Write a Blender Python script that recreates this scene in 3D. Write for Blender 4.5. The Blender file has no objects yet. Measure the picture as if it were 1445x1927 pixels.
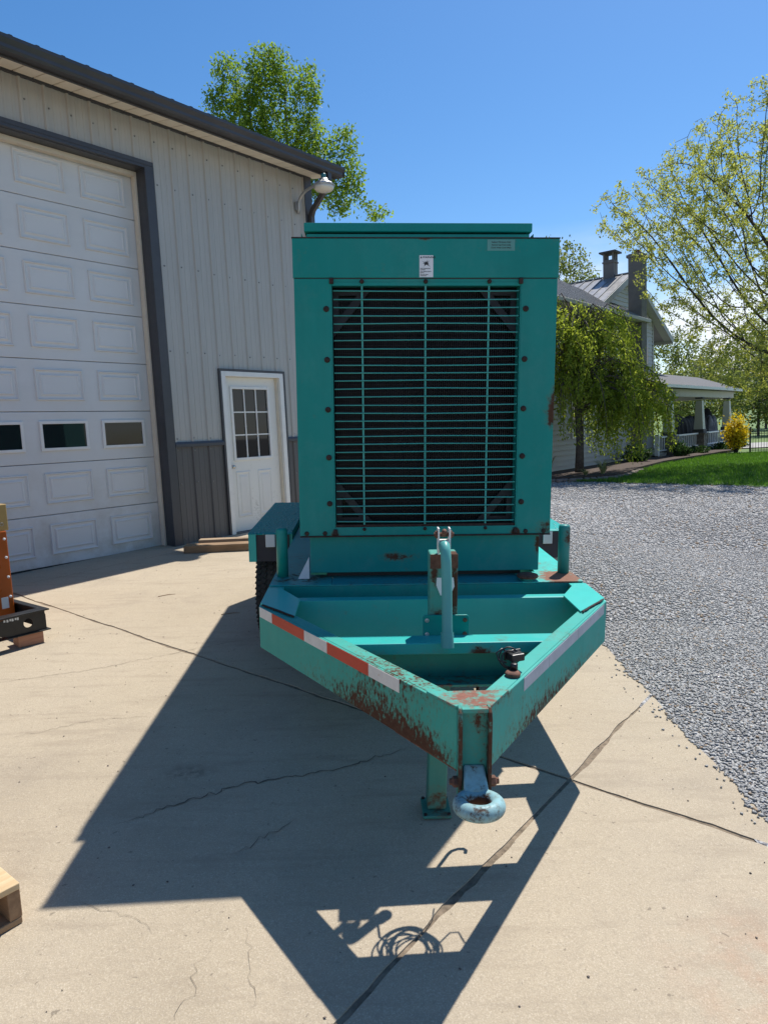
import bpy, math, random
import numpy as np
from mathutils import Matrix, Vector
rnd = random.Random(7)
nr = np.random.RandomState(11)
scn = bpy.context.scene
col = scn.collection

# ------------------------------------------------------------------ camera, sky, sun, exposure
F_PX, PITCH, ROLL, CAM_H = 1300.0, .116, -.046, 1.278
cp, sp, cr, sr = math.cos(PITCH), math.sin(PITCH), math.cos(ROLL), math.sin(ROLL)
fwd = Vector((0, cp, -sp)); right0 = Vector((1, 0, 0)); up0 = Vector((0, sp, cp))
e_r = cr*right0 + sr*up0; e_u = cr*up0 - sr*right0
cam_d = bpy.data.cameras.new('camera'); cam = bpy.data.objects.new('camera', cam_d); col.objects.link(cam)
cam.matrix_world = Matrix(((e_r.x, e_u.x, -fwd.x, 0), (e_r.y, e_u.y, -fwd.y, 0), (e_r.z, e_u.z, -fwd.z, CAM_H), (0, 0, 0, 1)))
cam_d.sensor_fit = 'HORIZONTAL'; cam_d.sensor_width = 36; cam_d.lens = 36*F_PX/1445
cam_d.clip_start = .05; cam_d.clip_end = 3000
scn.camera = cam

SUN_AZ, SUN_EL = .627, 1.038          # azimuth from +Y towards +X, elevation
to_sun = Vector((math.sin(SUN_AZ)*math.cos(SUN_EL), math.cos(SUN_AZ)*math.cos(SUN_EL), math.sin(SUN_EL)))
world = bpy.data.worlds.new('World'); scn.world = world; world.use_nodes = True
wn = world.node_tree; wn.nodes.clear()
def N_(nt, kind, **kw):
    n = nt.nodes.new(kind)
    for k, v in kw.items():
        if k.startswith('i_'): n.inputs[k[2:].replace('_', ' ')].default_value = v
        else: setattr(n, k, v)
    return n
sky = N_(wn, 'ShaderNodeTexSky', sky_type='NISHITA', sun_disc=False, sun_elevation=SUN_EL, sun_rotation=SUN_AZ,
         altitude=200, air_density=1.0, dust_density=.35, ozone_density=3.0)
hs = N_(wn, 'ShaderNodeHueSaturation'); hs.inputs['Saturation'].default_value = 1.27
wn.links.new(sky.outputs[0], hs.inputs['Color'])
tc = N_(wn, 'ShaderNodeTexCoord')
mp = N_(wn, 'ShaderNodeMapping'); mp.inputs['Scale'].default_value = (3.0, 3.0, 8.5); mp.inputs['Location'].default_value = (1.7, .6, .35)
wn.links.new(tc.outputs['Generated'], mp.inputs['Vector'])
cn = N_(wn, 'ShaderNodeTexNoise'); cn.inputs['Scale'].default_value = 1.5; cn.inputs['Detail'].default_value = 9; cn.inputs['Roughness'].default_value = .58
wn.links.new(mp.outputs[0], cn.inputs['Vector'])
cm = N_(wn, 'ShaderNodeMapRange'); cm.inputs['From Min'].default_value = .38; cm.inputs['From Max'].default_value = .58
wn.links.new(cn.outputs['Fac'], cm.inputs['Value'])
sx = N_(wn, 'ShaderNodeSeparateXYZ'); wn.links.new(tc.outputs['Generated'], sx.inputs[0])
ce = N_(wn, 'ShaderNodeMapRange'); ce.inputs['From Min'].default_value = .10; ce.inputs['From Max'].default_value = .26; ce.inputs['To Min'].default_value = 1; ce.inputs['To Max'].default_value = 0
wn.links.new(sx.outputs['Z'], ce.inputs['Value'])
cmul = N_(wn, 'ShaderNodeMath', operation='MULTIPLY'); wn.links.new(cm.outputs[0], cmul.inputs[0]); wn.links.new(ce.outputs[0], cmul.inputs[1])
cmix = N_(wn, 'ShaderNodeMix', data_type='RGBA'); wn.links.new(cmul.outputs[0], cmix.inputs['Factor'])
wn.links.new(hs.outputs[0], cmix.inputs['A']); cmix.inputs['B'].default_value = (7.4, 7.6, 7.9, 1)
bg = N_(wn, 'ShaderNodeBackground'); bg.inputs['Strength'].default_value = .116
wo = N_(wn, 'ShaderNodeOutputWorld'); wn.links.new(cmix.outputs['Result'], bg.inputs['Color']); wn.links.new(bg.outputs[0], wo.inputs[0])
sun_d = bpy.data.lights.new('sun', 'SUN'); sun = bpy.data.objects.new('sun', sun_d); col.objects.link(sun)
sun_d.energy = 5.0; sun_d.angle = math.radians(.53); sun_d.color = (1, .955, .88)
sun.location = (10, 14, 30); sun.rotation_euler = to_sun.to_track_quat('Z', 'Y').to_euler()
vs = scn.view_settings; vs.view_transform = 'Standard'; vs.look = 'None'; vs.exposure = 0.34; vs.gamma = 1; vs.use_curve_mapping = False
scn.render.engine = 'CYCLES'

# ------------------------------------------------------------------ helpers
class MB:
    def __init__(s): s.v = []; s.f = []
    def add(s, vs, fs):
        o = len(s.v); s.v += [tuple(p) for p in vs]; s.f += [tuple(i+o for i in f) for f in fs]; return s
    def box(s, x0, x1, y0, y1, z0, z1):
        return s.add([(x0,y0,z0),(x1,y0,z0),(x1,y1,z0),(x0,y1,z0),(x0,y0,z1),(x1,y0,z1),(x1,y1,z1),(x0,y1,z1)],
                     [(3,2,1,0),(4,5,6,7),(0,1,5,4),(1,2,6,5),(2,3,7,6),(3,0,4,7)])
    def prism(s, poly, z0, z1):            # ccw polygon in xy extruded in z
        n = len(poly)
        return s.add([(x,y,z0) for x,y in poly]+[(x,y,z1) for x,y in poly],
                     [tuple(range(n-1,-1,-1)), tuple(range(n,2*n))]+[(i,(i+1)%n,(i+1)%n+n,i+n) for i in range(n)])
    def prism_axis(s, poly, a, t0, t1):    # polygon (p,q) extruded along axis a: 0 -> (t,p,q), 1 -> (p,t,q)
        n = len(poly); mk = (lambda t,p,q:(t,p,q)) if a == 0 else (lambda t,p,q:(p,t,q))
        fs = [tuple(range(n-1,-1,-1)), tuple(range(n,2*n))]+[(i,(i+1)%n,(i+1)%n+n,i+n) for i in range(n)]
        if a == 1: fs = [tuple(reversed(f)) for f in fs]
        return s.add([mk(t0,p,q) for p,q in poly]+[mk(t1,p,q) for p,q in poly], fs)
    def tube(s, pts, rad, n=8, caps=True):
        pts = [Vector(p) for p in pts]; m = len(pts)
        if not hasattr(rad, '__len__'): rad = [rad]*m
        vs = []; ref = None
        for i, p in enumerate(pts):
            d = (pts[min(i+1,m-1)]-pts[max(i-1,0)])
            d = d.normalized() if d.length > 1e-9 else Vector((0,0,1))
            if ref is None: ref = d.orthogonal().normalized()
            ref = (ref-d*ref.dot(d)); ref = ref.normalized() if ref.length > 1e-6 else d.orthogonal().normalized()
            b = d.cross(ref)
            for k in range(n):
                a = 2*math.pi*k/n; vs.append(p+(ref*math.cos(a)+b*math.sin(a))*rad[i])
        fs = [(i*n+k, i*n+(k+1)%n, (i+1)*n+(k+1)%n, (i+1)*n+k) for i in range(m-1) for k in range(n)]
        if caps: fs += [tuple(range(n-1,-1,-1)), tuple(range((m-1)*n, m*n))]
        return s.add(vs, fs)
    def lathe(s, prof, c=(0,0,0), axis=2, n=24):
        vs = []; m = len(prof)
        for r, h in prof:
            for k in range(n):
                a = 2*math.pi*k/n; p = [r*math.cos(a), r*math.sin(a), h]
                if axis == 0: p = [p[2], p[0], p[1]]
                if axis == 1: p = [p[1], p[2], p[0]]
                vs.append((p[0]+c[0], p[1]+c[1], p[2]+c[2]))
        fs = [(i*n+k, i*n+(k+1)%n, (i+1)*n+(k+1)%n, (i+1)*n+k) for i in range(m-1) for k in range(n)]
        fs += [tuple(range(n-1,-1,-1)), tuple(range((m-1)*n, m*n))]
        return s.add(vs, fs)
    def torus(s, c, R, r, nR=40, nr_=14, sq=1.0, T=None):
        vs = []
        for i in range(nR):
            a = 2*math.pi*i/nR
            for k in range(nr_):
                b = 2*math.pi*k/nr_; p = Vector(((R+r*math.cos(b))*math.cos(a), (R+r*math.cos(b))*math.sin(a), r*sq*math.sin(b)))
                if T is not None: p = T @ p
                vs.append(p+Vector(c))
        fs = [(i*nr_+k, ((i+1)%nR)*nr_+k, ((i+1)%nR)*nr_+(k+1)%nr_, i*nr_+(k+1)%nr_) for i in range(nR) for k in range(nr_)]
        return s.add(vs, fs)
    def beam(s, p0, p1, w, h, up=(0,0,1)):  # oriented box, w sideways, h along up (centred)
        p0, p1, up = Vector(p0), Vector(p1), Vector(up); d = (p1-p0).normalized(); sd = d.cross(up).normalized(); u = sd.cross(d)
        vs = [p+sd*a*w/2+u*b*h/2 for p in (p0,p1) for a,b in ((-1,-1),(1,-1),(1,1),(-1,1))]
        return s.add(vs, [(3,2,1,0),(4,5,6,7),(0,1,5,4),(1,2,6,5),(2,3,7,6),(3,0,4,7)])
    def build(s, name, mat, parent=None, smooth=False, bevel=0, label=None):
        me = bpy.data.meshes.new(name); me.from_pydata(s.v, [], s.f); me.validate(); me.update()
        return link(name, me, mat, parent, smooth, bevel, label)
def link(name, me, mat, parent=None, smooth=False, bevel=0, label=None):
    if mat is not None and not me.materials: me.materials.append(mat)
    o = bpy.data.objects.new(name, me); col.objects.link(o)
    if smooth:
        for p in me.polygons: p.use_smooth = True
    if bevel:
        b = o.modifiers.new('bevel', 'BEVEL'); b.width = bevel; b.segments = 2; b.limit_method = 'ANGLE'
    if parent is not None:
        o.parent = parent
        off = parent.get('_off')
        if off is not None: o.matrix_parent_inverse = Matrix.Translation(-Vector(off))
    if label: o['label'] = label
    return o
def np_mesh(name, V, Fc, mat, parent=None, smooth=False):
    me = bpy.data.meshes.new(name); V = np.asarray(V, np.float32); Fc = np.asarray(Fc, np.int32); k = Fc.shape[1]
    me.vertices.add(len(V)); me.vertices.foreach_set('co', V.ravel())
    me.loops.add(Fc.size); me.loops.foreach_set('vertex_index', Fc.ravel())
    me.polygons.add(len(Fc)); me.polygons.foreach_set('loop_start', np.arange(0, Fc.size, k, dtype=np.int32))
    me.polygons.foreach_set('loop_total', np.full(len(Fc), k, np.int32)); me.update(calc_edges=True); me.validate()
    return link(name, me, mat, parent, smooth)
def tag(o, label=None, cat=None, group=None, kind=None):
    if label: o['label'] = label
    if cat: o['category'] = cat
    if group: o['group'] = group
    if kind: o['kind'] = kind
    return o
def thing(name, label, cat, loc=(0,0,0), rz=0, group=None, mat=None):
    o = bpy.data.objects.new(name, None); col.objects.link(o)
    if mat is not None: o.matrix_world = mat
    else: o.location = loc; o.rotation_euler = (0,0,rz)
    o.empty_display_size = .2
    return tag(o, label, cat, group)

# ------------------------------------------------------------------ materials
class NT:
    def __init__(s, name):
        s.m = bpy.data.materials.new(name); s.m.use_nodes = True; s.t = s.m.node_tree
        s.b = s.t.nodes['Principled BSDF']; s.out = s.t.nodes['Material Output']
        s.co = s.t.nodes.new('ShaderNodeTexCoord').outputs['Object']
    def lk(s, a, b): s.t.links.new(a, b)
    def _in(s, sock, v):
        if isinstance(v, bpy.types.NodeSocket): s.lk(v, sock)
        elif hasattr(v, '__len__') and len(v) == 3 and sock.type == 'RGBA': sock.default_value = (*v, 1)
        else: sock.default_value = v
    def noise(s, scale, detail=4, rough=.55, stretch=None, dist=0):
        n = s.t.nodes.new('ShaderNodeTexNoise'); n.inputs['Scale'].default_value = scale; n.inputs['Detail'].default_value = detail
        n.inputs['Roughness'].default_value = rough; n.inputs['Distortion'].default_value = dist
        if stretch:
            m = s.t.nodes.new('ShaderNodeMapping'); m.inputs['Scale'].default_value = stretch; s.lk(s.co, m.inputs[0]); s.lk(m.outputs[0], n.inputs['Vector'])
        else: s.lk(s.co, n.inputs['Vector'])
        return n.outputs['Fac']
    def voro(s, scale, feature='F1', out='Distance', stretch=None):
        n = s.t.nodes.new('ShaderNodeTexVoronoi'); n.inputs['Scale'].default_value = scale; n.feature = feature
        if stretch:
            m = s.t.nodes.new('ShaderNodeMapping'); m.inputs['Scale'].default_value = stretch; s.lk(s.co, m.inputs[0]); s.lk(m.outputs[0], n.inputs['Vector'])
        else: s.lk(s.co, n.inputs['Vector'])
        return n.outputs[out]
    def mr(s, v, a, b, c=0, d=1, smooth=False):
        n = s.t.nodes.new('ShaderNodeMapRange'); s._in(n.inputs['Value'], v)
        if smooth: n.interpolation_type = 'SMOOTHSTEP'
        for k, x in zip(('From Min','From Max','To Min','To Max'), (a,b,c,d)): s._in(n.inputs[k], x)
        return n.outputs[0]
    def math(s, op, a, b=0):
        n = s.t.nodes.new('ShaderNodeMath'); n.operation = op; s._in(n.inputs[0], a); s._in(n.inputs[1], b); return n.outputs[0]
    def mix(s, f, a, b, mode='MIX'):
        n = s.t.nodes.new('ShaderNodeMix'); n.data_type = 'RGBA'; n.blend_type = mode
        s._in(n.inputs['Factor'], f); s._in(n.inputs['A'], a); s._in(n.inputs['B'], b); return n.outputs['Result']
    def bump(s, h, strength=.3, dist=.01):
        n = s.t.nodes.new('ShaderNodeBump'); n.inputs['Strength'].default_value = strength; n.inputs['Distance'].default_value = dist
        s.lk(h, n.inputs['Height'])
        if s.b.inputs['Normal'].links: s.lk(s.b.inputs['Normal'].links[0].from_socket, n.inputs['Normal'])
        s.lk(n.outputs[0], s.b.inputs['Normal'])
    def set(s, color=None, rough=None, metal=None, spec=None):
        if color is not None: s._in(s.b.inputs['Base Color'], color)
        if rough is not None: s._in(s.b.inputs['Roughness'], rough)
        if metal is not None: s._in(s.b.inputs['Metallic'], metal)
        if spec is not None: s._in(s.b.inputs['Specular IOR Level'], spec)
        return s
    def spot(s, c, r, stretch=(1,1,1)):     # 1 at c fading to 0 at distance r
        m = s.t.nodes.new('ShaderNodeVectorMath'); m.operation = 'SUBTRACT'; s.lk(s.co, m.inputs[0]); m.inputs[1].default_value = c
        k = s.t.nodes.new('ShaderNodeVectorMath'); k.operation = 'MULTIPLY'; s.lk(m.outputs[0], k.inputs[0]); k.inputs[1].default_value = stretch
        l = s.t.nodes.new('ShaderNodeVectorMath'); l.operation = 'LENGTH'; s.lk(k.outputs[0], l.inputs[0])
        return s.mr(l.outputs['Value'], 0, r, 1, 0, True)
RUST_D, RUST_L = (.030,.014,.009), (.125,.060,.036)
def paint(name, base, thr=.72, spots=(), rough=.42, scale=26, fade=.42, rust=(RUST_D, RUST_L), stretch=None, wm=.45):
    n = NT(name)
    big = n.noise(1.7, 5, .6); fine = n.noise(scale, 6, .68, stretch); mid = n.noise(scale*.22, 4, .6)
    v = n.math('ADD', n.math('MULTIPLY', fine, 1-wm), n.math('MULTIPLY', mid, wm))
    for c, r, st, stv in spots:
        v = n.math('ADD', v, n.math('MULTIPLY', n.spot(c, r, stv), st))
    mask = n.mr(v, thr-.015, thr+.085)
    edge = n.mr(v, thr-.13, thr+.02)
    pale = tuple(min(1, b*.9+.06) for b in base)
    c0 = n.mix(n.mr(big, .35, .75, 0, fade), base, pale); cloud = n.noise(5.5, 6, .7); c0 = n.mix(n.mr(cloud, .5, .72, 0, fade*.8), c0, tuple(min(1, b*.8+.09) for b in base)); c0 = n.mix(n.mr(n.noise(3.1, 6, .7, None, .8), .52, .75, 0, fade), c0, tuple(b*.72+.006 for b in base))
    streak = n.noise(9, 4, .6, (1,1,.09))
    c0 = n.mix(n.mr(streak, .5, .75, 0, .22), c0, tuple(b*.62 for b in base))
    c0 = n.mix(n.math('MULTIPLY', edge, .5), c0, tuple(.35*b+.5*q for b, q in zip(base, (.20,.15,.07))))
    rc = n.mix(n.noise(45, 5, .7), rust[0], rust[1])
    n.set(n.mix(mask, c0, rc), n.mr(mask, 0, 1, rough, .88), 0, .22)
    n.bump(n.noise(2.1, 2, .5), .22, .02); n.bump(n.math('ADD', n.math('MULTIPLY', mask, -.6), n.math('MULTIPLY', n.noise(140, 3), .25)), .35, .0025)
    return n.m
def plain(name, c, rough=.5, metal=0, var=.12, scale=8, bump=0, spec=None, bscale=90):
    n = NT(name); k = n.mix(n.mr(n.noise(scale, 5, .6), .3, .7), tuple(x*(1-var) for x in c), tuple(min(1, x*(1+var)) for x in c))
    n.set(k, n.mr(n.noise(scale*3, 3), .3, .7, rough*.88, min(1, rough*1.12)), metal, spec)
    if bump: n.bump(n.noise(bscale, 4, .6), bump, .004)
    return n.m
def wood(name, a, b, axis=0, scale=7):
    n = NT(name); st = [14,14,14]; st[axis] = 1.0
    g = n.noise(scale*.35, 6, .65, tuple(st), .6); d = n.noise(3, 4)
    n.set(n.mix(n.mr(d, .45, .8, 0, .5), n.mix(n.mr(g, .32, .68), a, b), tuple(x*.45 for x in a)), .82)
    n.bump(g, .5, .004); return n.m
def leafmat(name, a, b, trans=.45):
    n = NT(name); g = n.t.nodes.new('ShaderNodeNewGeometry')
    c = n.mix(g.outputs['Random Per Island'], a, b)
    n.set(c, .55, 0, .3)
    tr = n.t.nodes.new('ShaderNodeBsdfTranslucent'); n.lk(n.mix(.35, c, (b[0]*1.5, b[1]*1.35, b[2]*.6)), tr.inputs['Color'])
    mx = n.t.nodes.new('ShaderNodeMixShader'); mx.inputs[0].default_value = trans
    n.lk(n.b.outputs[0], mx.inputs[1]); n.lk(tr.outputs[0], mx.inputs[2]); n.lk(mx.outputs[0], n.out.inputs['Surface']); return n.m

TEAL_LIT = (.045,.46,.40)  # trailer teal, lightened so the colour itself carries sun on the frame tops
M = {}
M['teal'] = paint('teal_paint', TEAL_LIT, .735, rough=.36)
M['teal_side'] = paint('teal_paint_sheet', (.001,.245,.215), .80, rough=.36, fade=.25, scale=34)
M['teal_front'] = paint('teal_paint_front', (.0,.238,.208), .715,  # generator teal, base darkened to carry the shade on its front
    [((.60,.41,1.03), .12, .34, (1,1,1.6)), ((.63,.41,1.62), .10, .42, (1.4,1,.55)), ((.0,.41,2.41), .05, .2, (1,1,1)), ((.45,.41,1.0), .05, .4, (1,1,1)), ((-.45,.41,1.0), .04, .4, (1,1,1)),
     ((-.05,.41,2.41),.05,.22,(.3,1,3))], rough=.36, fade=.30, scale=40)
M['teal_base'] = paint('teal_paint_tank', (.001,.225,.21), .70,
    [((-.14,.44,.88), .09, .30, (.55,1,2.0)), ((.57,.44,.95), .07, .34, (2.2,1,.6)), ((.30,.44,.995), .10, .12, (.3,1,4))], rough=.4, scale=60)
M['teal_beam_l'] = paint('teal_paint_left_drawbar', (.034,.33,.27), .70,
    [((-.24,-.80,.62), .34, .16, (.9,.9,1.1)), ((-.12,-.97,.565), .24, .20, (1,1,1.6)), ((-.40,-.55,.575), .46, .12, (.8,.8,2.2)), ((-.25,-.80,.575), .5, .12, (.6,.6,4)), ((-.25,-.80,.77), .42, .14, (.6,.6,3))], rough=.58, scale=85, wm=.25, stretch=(1,1,.55))
M['teal_beam_r'] = paint('teal_paint_right_drawbar', (.03,.33,.28), .70,
    [((.42,-.52,.575), .62, .22, (.6,.6,5)), ((.44,-.49,.765), .20, .14, (.8,.8,3)), ((.10,-1.0,.765), .14, .2, (1,1,2)), ((.25,-.8,.62), .4, .09, (.7,.7,2))], rough=.58, scale=75, wm=.25, stretch=(1,1,.55))
M['teal_apex'] = paint('teal_paint_rusted_plate', (.03,.34,.29), .525, [((0,-1.02,.77), .14, .10, (1,1,1))], rough=.6, scale=38, rust=((.13,.055,.04),(.30,.14,.10)))
M['teal_nose'] = paint('teal_paint_nose', (.03,.26,.22), .66, [((0,-1.09,.79), .07, .2, (1,1,1)), ((-.045,-1.132,.62), .045, .3, (1,1,.12)), ((.045,-1.132,.62), .06, .34, (1,1,.12)), ((.01,-1.1,.72), .03, .16, (1,1,.6))], rough=.5, scale=60, wm=.3)
M['teal_deck_r'] = paint('teal_paint_deck_right', (.03,.45,.40), .68, [((.69,.42,.765), .24, .42, (1.1,.9,1)), ((.64,.75,.765), .2, .13, (1,1,1))], rough=.45, scale=30, rust=((.14,.07,.045),(.27,.14,.10)))  # sunlight on the right deck put into the lighter base; rust spots are real
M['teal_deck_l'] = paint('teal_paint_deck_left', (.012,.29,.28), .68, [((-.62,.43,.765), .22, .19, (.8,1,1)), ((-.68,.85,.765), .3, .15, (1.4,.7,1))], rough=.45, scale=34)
M['teal_cross'] = paint('teal_paint_crossmember', (.018,.38,.34), .71, [((.12,-.51,.72), .06, .30, (.8,1,.8)), ((.2,-.47,.765), .07, .22, (1,1,1)), ((-.05,-.5,.715), .5, .12, (.5,1,9))], rough=.45, scale=44)  # base raised for the sunlit crossmember tops
M['teal_grille'] = paint('teal_grille_bars', (.05,.34,.30), .76, [((.05,.4,1.75), .22, .10, (1,1,.7))], rough=.45, scale=60, rust=((.05,.012,.008),(.16,.05,.03)))
M['jack_paint'] = paint('teal_paint_jack', (.06,.30,.25), .66, [((.035,-.405,.93), .09, .34, (1.5,1,.35)), ((-.04,-.405,1.0), .05, .26, (1.6,1,.5)), ((-.03,-.405,.82), .06, .3, (1.2,1,.8)), ((.045,-.38,1.08), .07, .3, (1,1,1))], rough=.5, scale=36)
M['jack_leg'] = paint('teal_paint_jack_leg', (.05,.22,.17), .70, [((-.03,-.42,.06), .14, .22, (1,1,1))], rough=.55, scale=36, rust=((.06,.035,.02),(.16,.10,.06)))
M['handle'] = paint('teal_handle', (.10,.36,.33), .80, rough=.35, scale=30)
M['ring'] = paint('worn_ring', (.24,.43,.46), .555, [((0,-1.198,.525), .062, .30, (1,1,1)), ((0,-1.20,.505), .09, .06, (1,1,1))], rough=.42, scale=60, fade=.9, wm=.35)
M['rust'] = plain('rusty_steel', (.14,.065,.042), .85, .1, .5, 40, .4)
M['rust_dark'] = plain('dark_rusty_steel', (.035,.018,.014), .8, .1, .5, 40, .3)
M['black'] = plain('black_paint', (.012,.012,.014), .4, 0, .2)
M['rad'] = plain('radiator_black', (.010,.010,.012), .6, .2, .3, 12)
M['fin'] = plain('radiator_fin', (.022,.022,.026), .45, .4, .3, 12)
M['shroud'] = plain('fan_shroud', (.009,.011,.015), .55, 0, .25)
M['navy'] = plain('navy_panel', (.010,.013,.026), .5, 0, .2)
M['refl_white'] = plain('reflector_white', (.62,.64,.66), .35, 0, .06)
def tape(name, c, wear, thr):
    n = NT(name); v = n.math('ADD', n.math('MULTIPLY', n.noise(30, 6, .7), .6), n.math('MULTIPLY', n.noise(7, 3), .4))
    m = n.mr(v, thr, thr+.03); d = n.mr(n.noise(16, 5, .65), .4, .75, 0, .45)
    n.set(n.mix(m, n.mix(d, c, tuple(x*.6 for x in c)), wear), .5); return n.m
M['tape_red'] = tape('reflective_tape_red', (.50,.045,.02), (.62,.50,.42), .635)
M['tape_white'] = tape('reflective_tape_white', (.66,.65,.62), (.48,.34,.25), .60)
M['tape_grey'] = tape('faded_tape', (.42,.46,.52), (.33,.36,.33), .60)
def tread():
    n = NT('teal_tread_plate'); w = n.noise(30, 4, .6)
    a = n.voro(26, stretch=(1.5,.6,1)); n.set(n.mix(n.math('MULTIPLY', n.mr(a, .16, .34, 1, 0), n.mr(n.noise(4, 3), .35, .6, .25, .9)), n.mix(n.mr(w, .5, .75, 0, .5), (.004,.30,.28), (.02,.24,.23)), (.22,.44,.42)), .5, 0, .2)  # lighter lozenges are painted highlights along with worn paint
    n.bump(n.mr(a, .16, .38, 1, 0), 1.0, .008); return n.m
M['tread'] = tread()
M['sticker'] = plain('sticker_white', (.72,.74,.76), .4, 0, .04)
M['sticker_teal'] = plain('sticker_faded', (.10,.30,.27), .45, 0, .05)
M['ink'] = plain('ink', (.012,.012,.014), .5, 0, .1)
def rubber():
    n = NT('tyre_rubber'); n.set(n.mix(n.mr(n.noise(5, 4), .4, .7), (.016,.016,.017), (.04,.037,.033)), .82); return n.m
M['rubber'] = rubber()
M['rim'] = plain('wheel_rim', (.55,.55,.52), .45, .1, .1)
M['grey_flap'] = plain('grey_mud_flap', (.26,.26,.24), .7, 0, .15, 4)
# building
def siding(name, c):
    n = NT(name); k = n.noise(2.2, 5, .6); s = n.noise(22, 3, .6, (1,1,.05))
    n.set(n.mix(n.mr(s, .35, .7), n.mix(k, tuple(x*.93 for x in c), tuple(x*1.05 for x in c)), tuple(x*.9 for x in c)), .5); n.bump(s, .10, .003); return n.m
M['siding'] = siding('grey_metal_siding', (.46,.44,.405))
M['wains'] = siding('charcoal_metal_siding', (.105,.10,.098))
M['trim'] = plain('charcoal_trim', (.052,.053,.060), .42, 0, .1)
M['gutter'] = plain('charcoal_gutter', (.060,.055,.056), .36, 0, .12, 3)
M['soffit'] = plain('cream_soffit', (.86,.77,.64), .6, 0, .06)
def doormat(name, c):
    n = NT(name); g = n.noise(9, 5, .6, (.12,1,1.6)); d = n.noise(1.4, 5, .65)
    n.set(n.mix(n.mr(d, .48, .8, 0, .25), n.mix(g, tuple(x*.95 for x in c), c), (.42,.38,.33)), .48); n.bump(g, .22, .003); return n.m
M['gdoor'] = doormat('white_woodgrain_steel', (.70,.69,.67))
def sectionmat():
    n = NT('white_woodgrain_section'); c = (.70,.69,.67); g = n.noise(9, 5, .6, (.12,1,1.6)); d = n.noise(2.6, 6, .7)
    sx3 = n.t.nodes.new('ShaderNodeSeparateXYZ'); n.lk(n.co, sx3.inputs[0]); lo = n.mr(sx3.outputs['Z'], .0, 1.1, .75, .12)
    n.set(n.mix(n.math('MULTIPLY', n.mr(d, .42, .72), lo), n.mix(g, tuple(x*.93 for x in c), c), (.40,.35,.28)), .48); n.bump(g, .25, .003); return n.m
M['gsec'] = sectionmat()
M['door'] = doormat('white_door_paint', (.74,.72,.68))
def scuffed():
    n = NT('scuffed_door_paint'); s = n.math('ADD', n.noise(18, 6, .7, (1,1,2)), n.math('MULTIPLY', n.spot((1.5,.06,.28), .42), .16))
    n.set(n.mix(n.mr(s, .60, .80, 0, .75), (.74,.72,.67), (.28,.25,.21)), .45); return n.m
M['door_slab'] = scuffed()
M['white'] = plain('white_trim', (.76,.74,.70), .5, 0, .05)
M['cream'] = plain('cream_jamb', (.68,.60,.48), .55, 0, .06)
def glass(name, c=(.012,.014,.016)):
    n = NT(name); n.set(c, .03, 0, .5); n.b.inputs['IOR'].default_value = 1.45; return n.m
M['glass'] = glass('window_glass')
M['weather'] = plain('weather_strip', (.02,.02,.02), .7)
M['roof'] = plain('charcoal_roof_metal', (.05,.05,.055), .4, 0, .1)
M['screw'] = plain('screw_head', (.22,.22,.22), .4, .5)
M['metal'] = plain('galvanised_metal', (.42,.42,.42), .42, .7, .12)
M['lens'] = plain('lamp_lens', (.72,.68,.60), .25, 0, .05)
M['chrome'] = plain('door_knob', (.5,.48,.45), .25, .9)
# ground
def concrete():
    n = NT('broom_finished_concrete')
    big = n.noise(.55, 6, .62); mid = n.noise(3.2, 6, .65); fine = n.noise(60, 5, .7); sp_ = n.voro(170)
    c = n.mix(n.mr(big, .3, .72), (.365,.30,.212), (.495,.415,.305)); c = n.mix(n.mr(mid, .45, .75, 0, .55), c, (.50,.42,.31))
    c = n.mix(n.mr(n.noise(1.1, 7, .7), .52, .74, 0, .7), c, (.27,.22,.165))
    c = n.mix(n.mr(fine, .52, .74, 0, .45), c, (.24,.20,.155))
    c = n.mix(n.mr(n.noise(95, 3, .6), .60, .70, 0, .5), c, (.55,.47,.36))
    c = n.mix(n.math('MULTIPLY', n.mr(n.noise(34, 2, .5), .71, .74), .6), c, (.10,.08,.06))
    c = n.mix(n.math('MULTIPLY', n.mr(n.voro(3.1), .0, .030, 1, 0), .40), c, (.13,.115,.095))
    orange = n.math('MULTIPLY', n.spot((1.1,1.75,-.31), .5), n.mr(n.noise(7, 5, .7), .42, .65)); c = n.mix(n.math('MULTIPLY', orange, .5), c, (.42,.20,.11))
    oil = n.math('MULTIPLY', n.spot((-.95,3.02,-.25), .16, (1,1.6,1)), n.mr(n.noise(22, 5, .7), .42, .6)); c = n.mix(n.math('MULTIPLY', oil, .8), c, (.06,.05,.04))
    grain = n.noise(210, 4, .65); c = n.mix(n.mr(grain, .36, .62, .42, 0), c, (.24,.19,.13)); c = n.mix(n.mr(grain, .56, .72, 0, .55), c, (.60,.53,.42))
    drag = n.noise(6, 5, .65, (.35,2.2,1)); c = n.mix(n.mr(drag, .52, .72, 0, .5), c, (.27,.215,.155))
    c = n.mix(n.mr(n.noise(.28, 4, .6), .5, .75, 0, .35), c, (.30,.255,.205))
    n.set(c, n.mr(mid, .3, .7, .78, .95)); n.bump(grain, .4, .003); n.bump(fine, .45, .004); n.bump(mid, .25, .008); return n.m
M['concrete'] = concrete()
M['joint'] = plain('joint_dirt', (.19,.145,.10), .95, 0, .45, 30, .8)
M['crack'] = plain('crack_dark', (.13,.105,.078), .95, 0, .4, 30)
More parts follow.
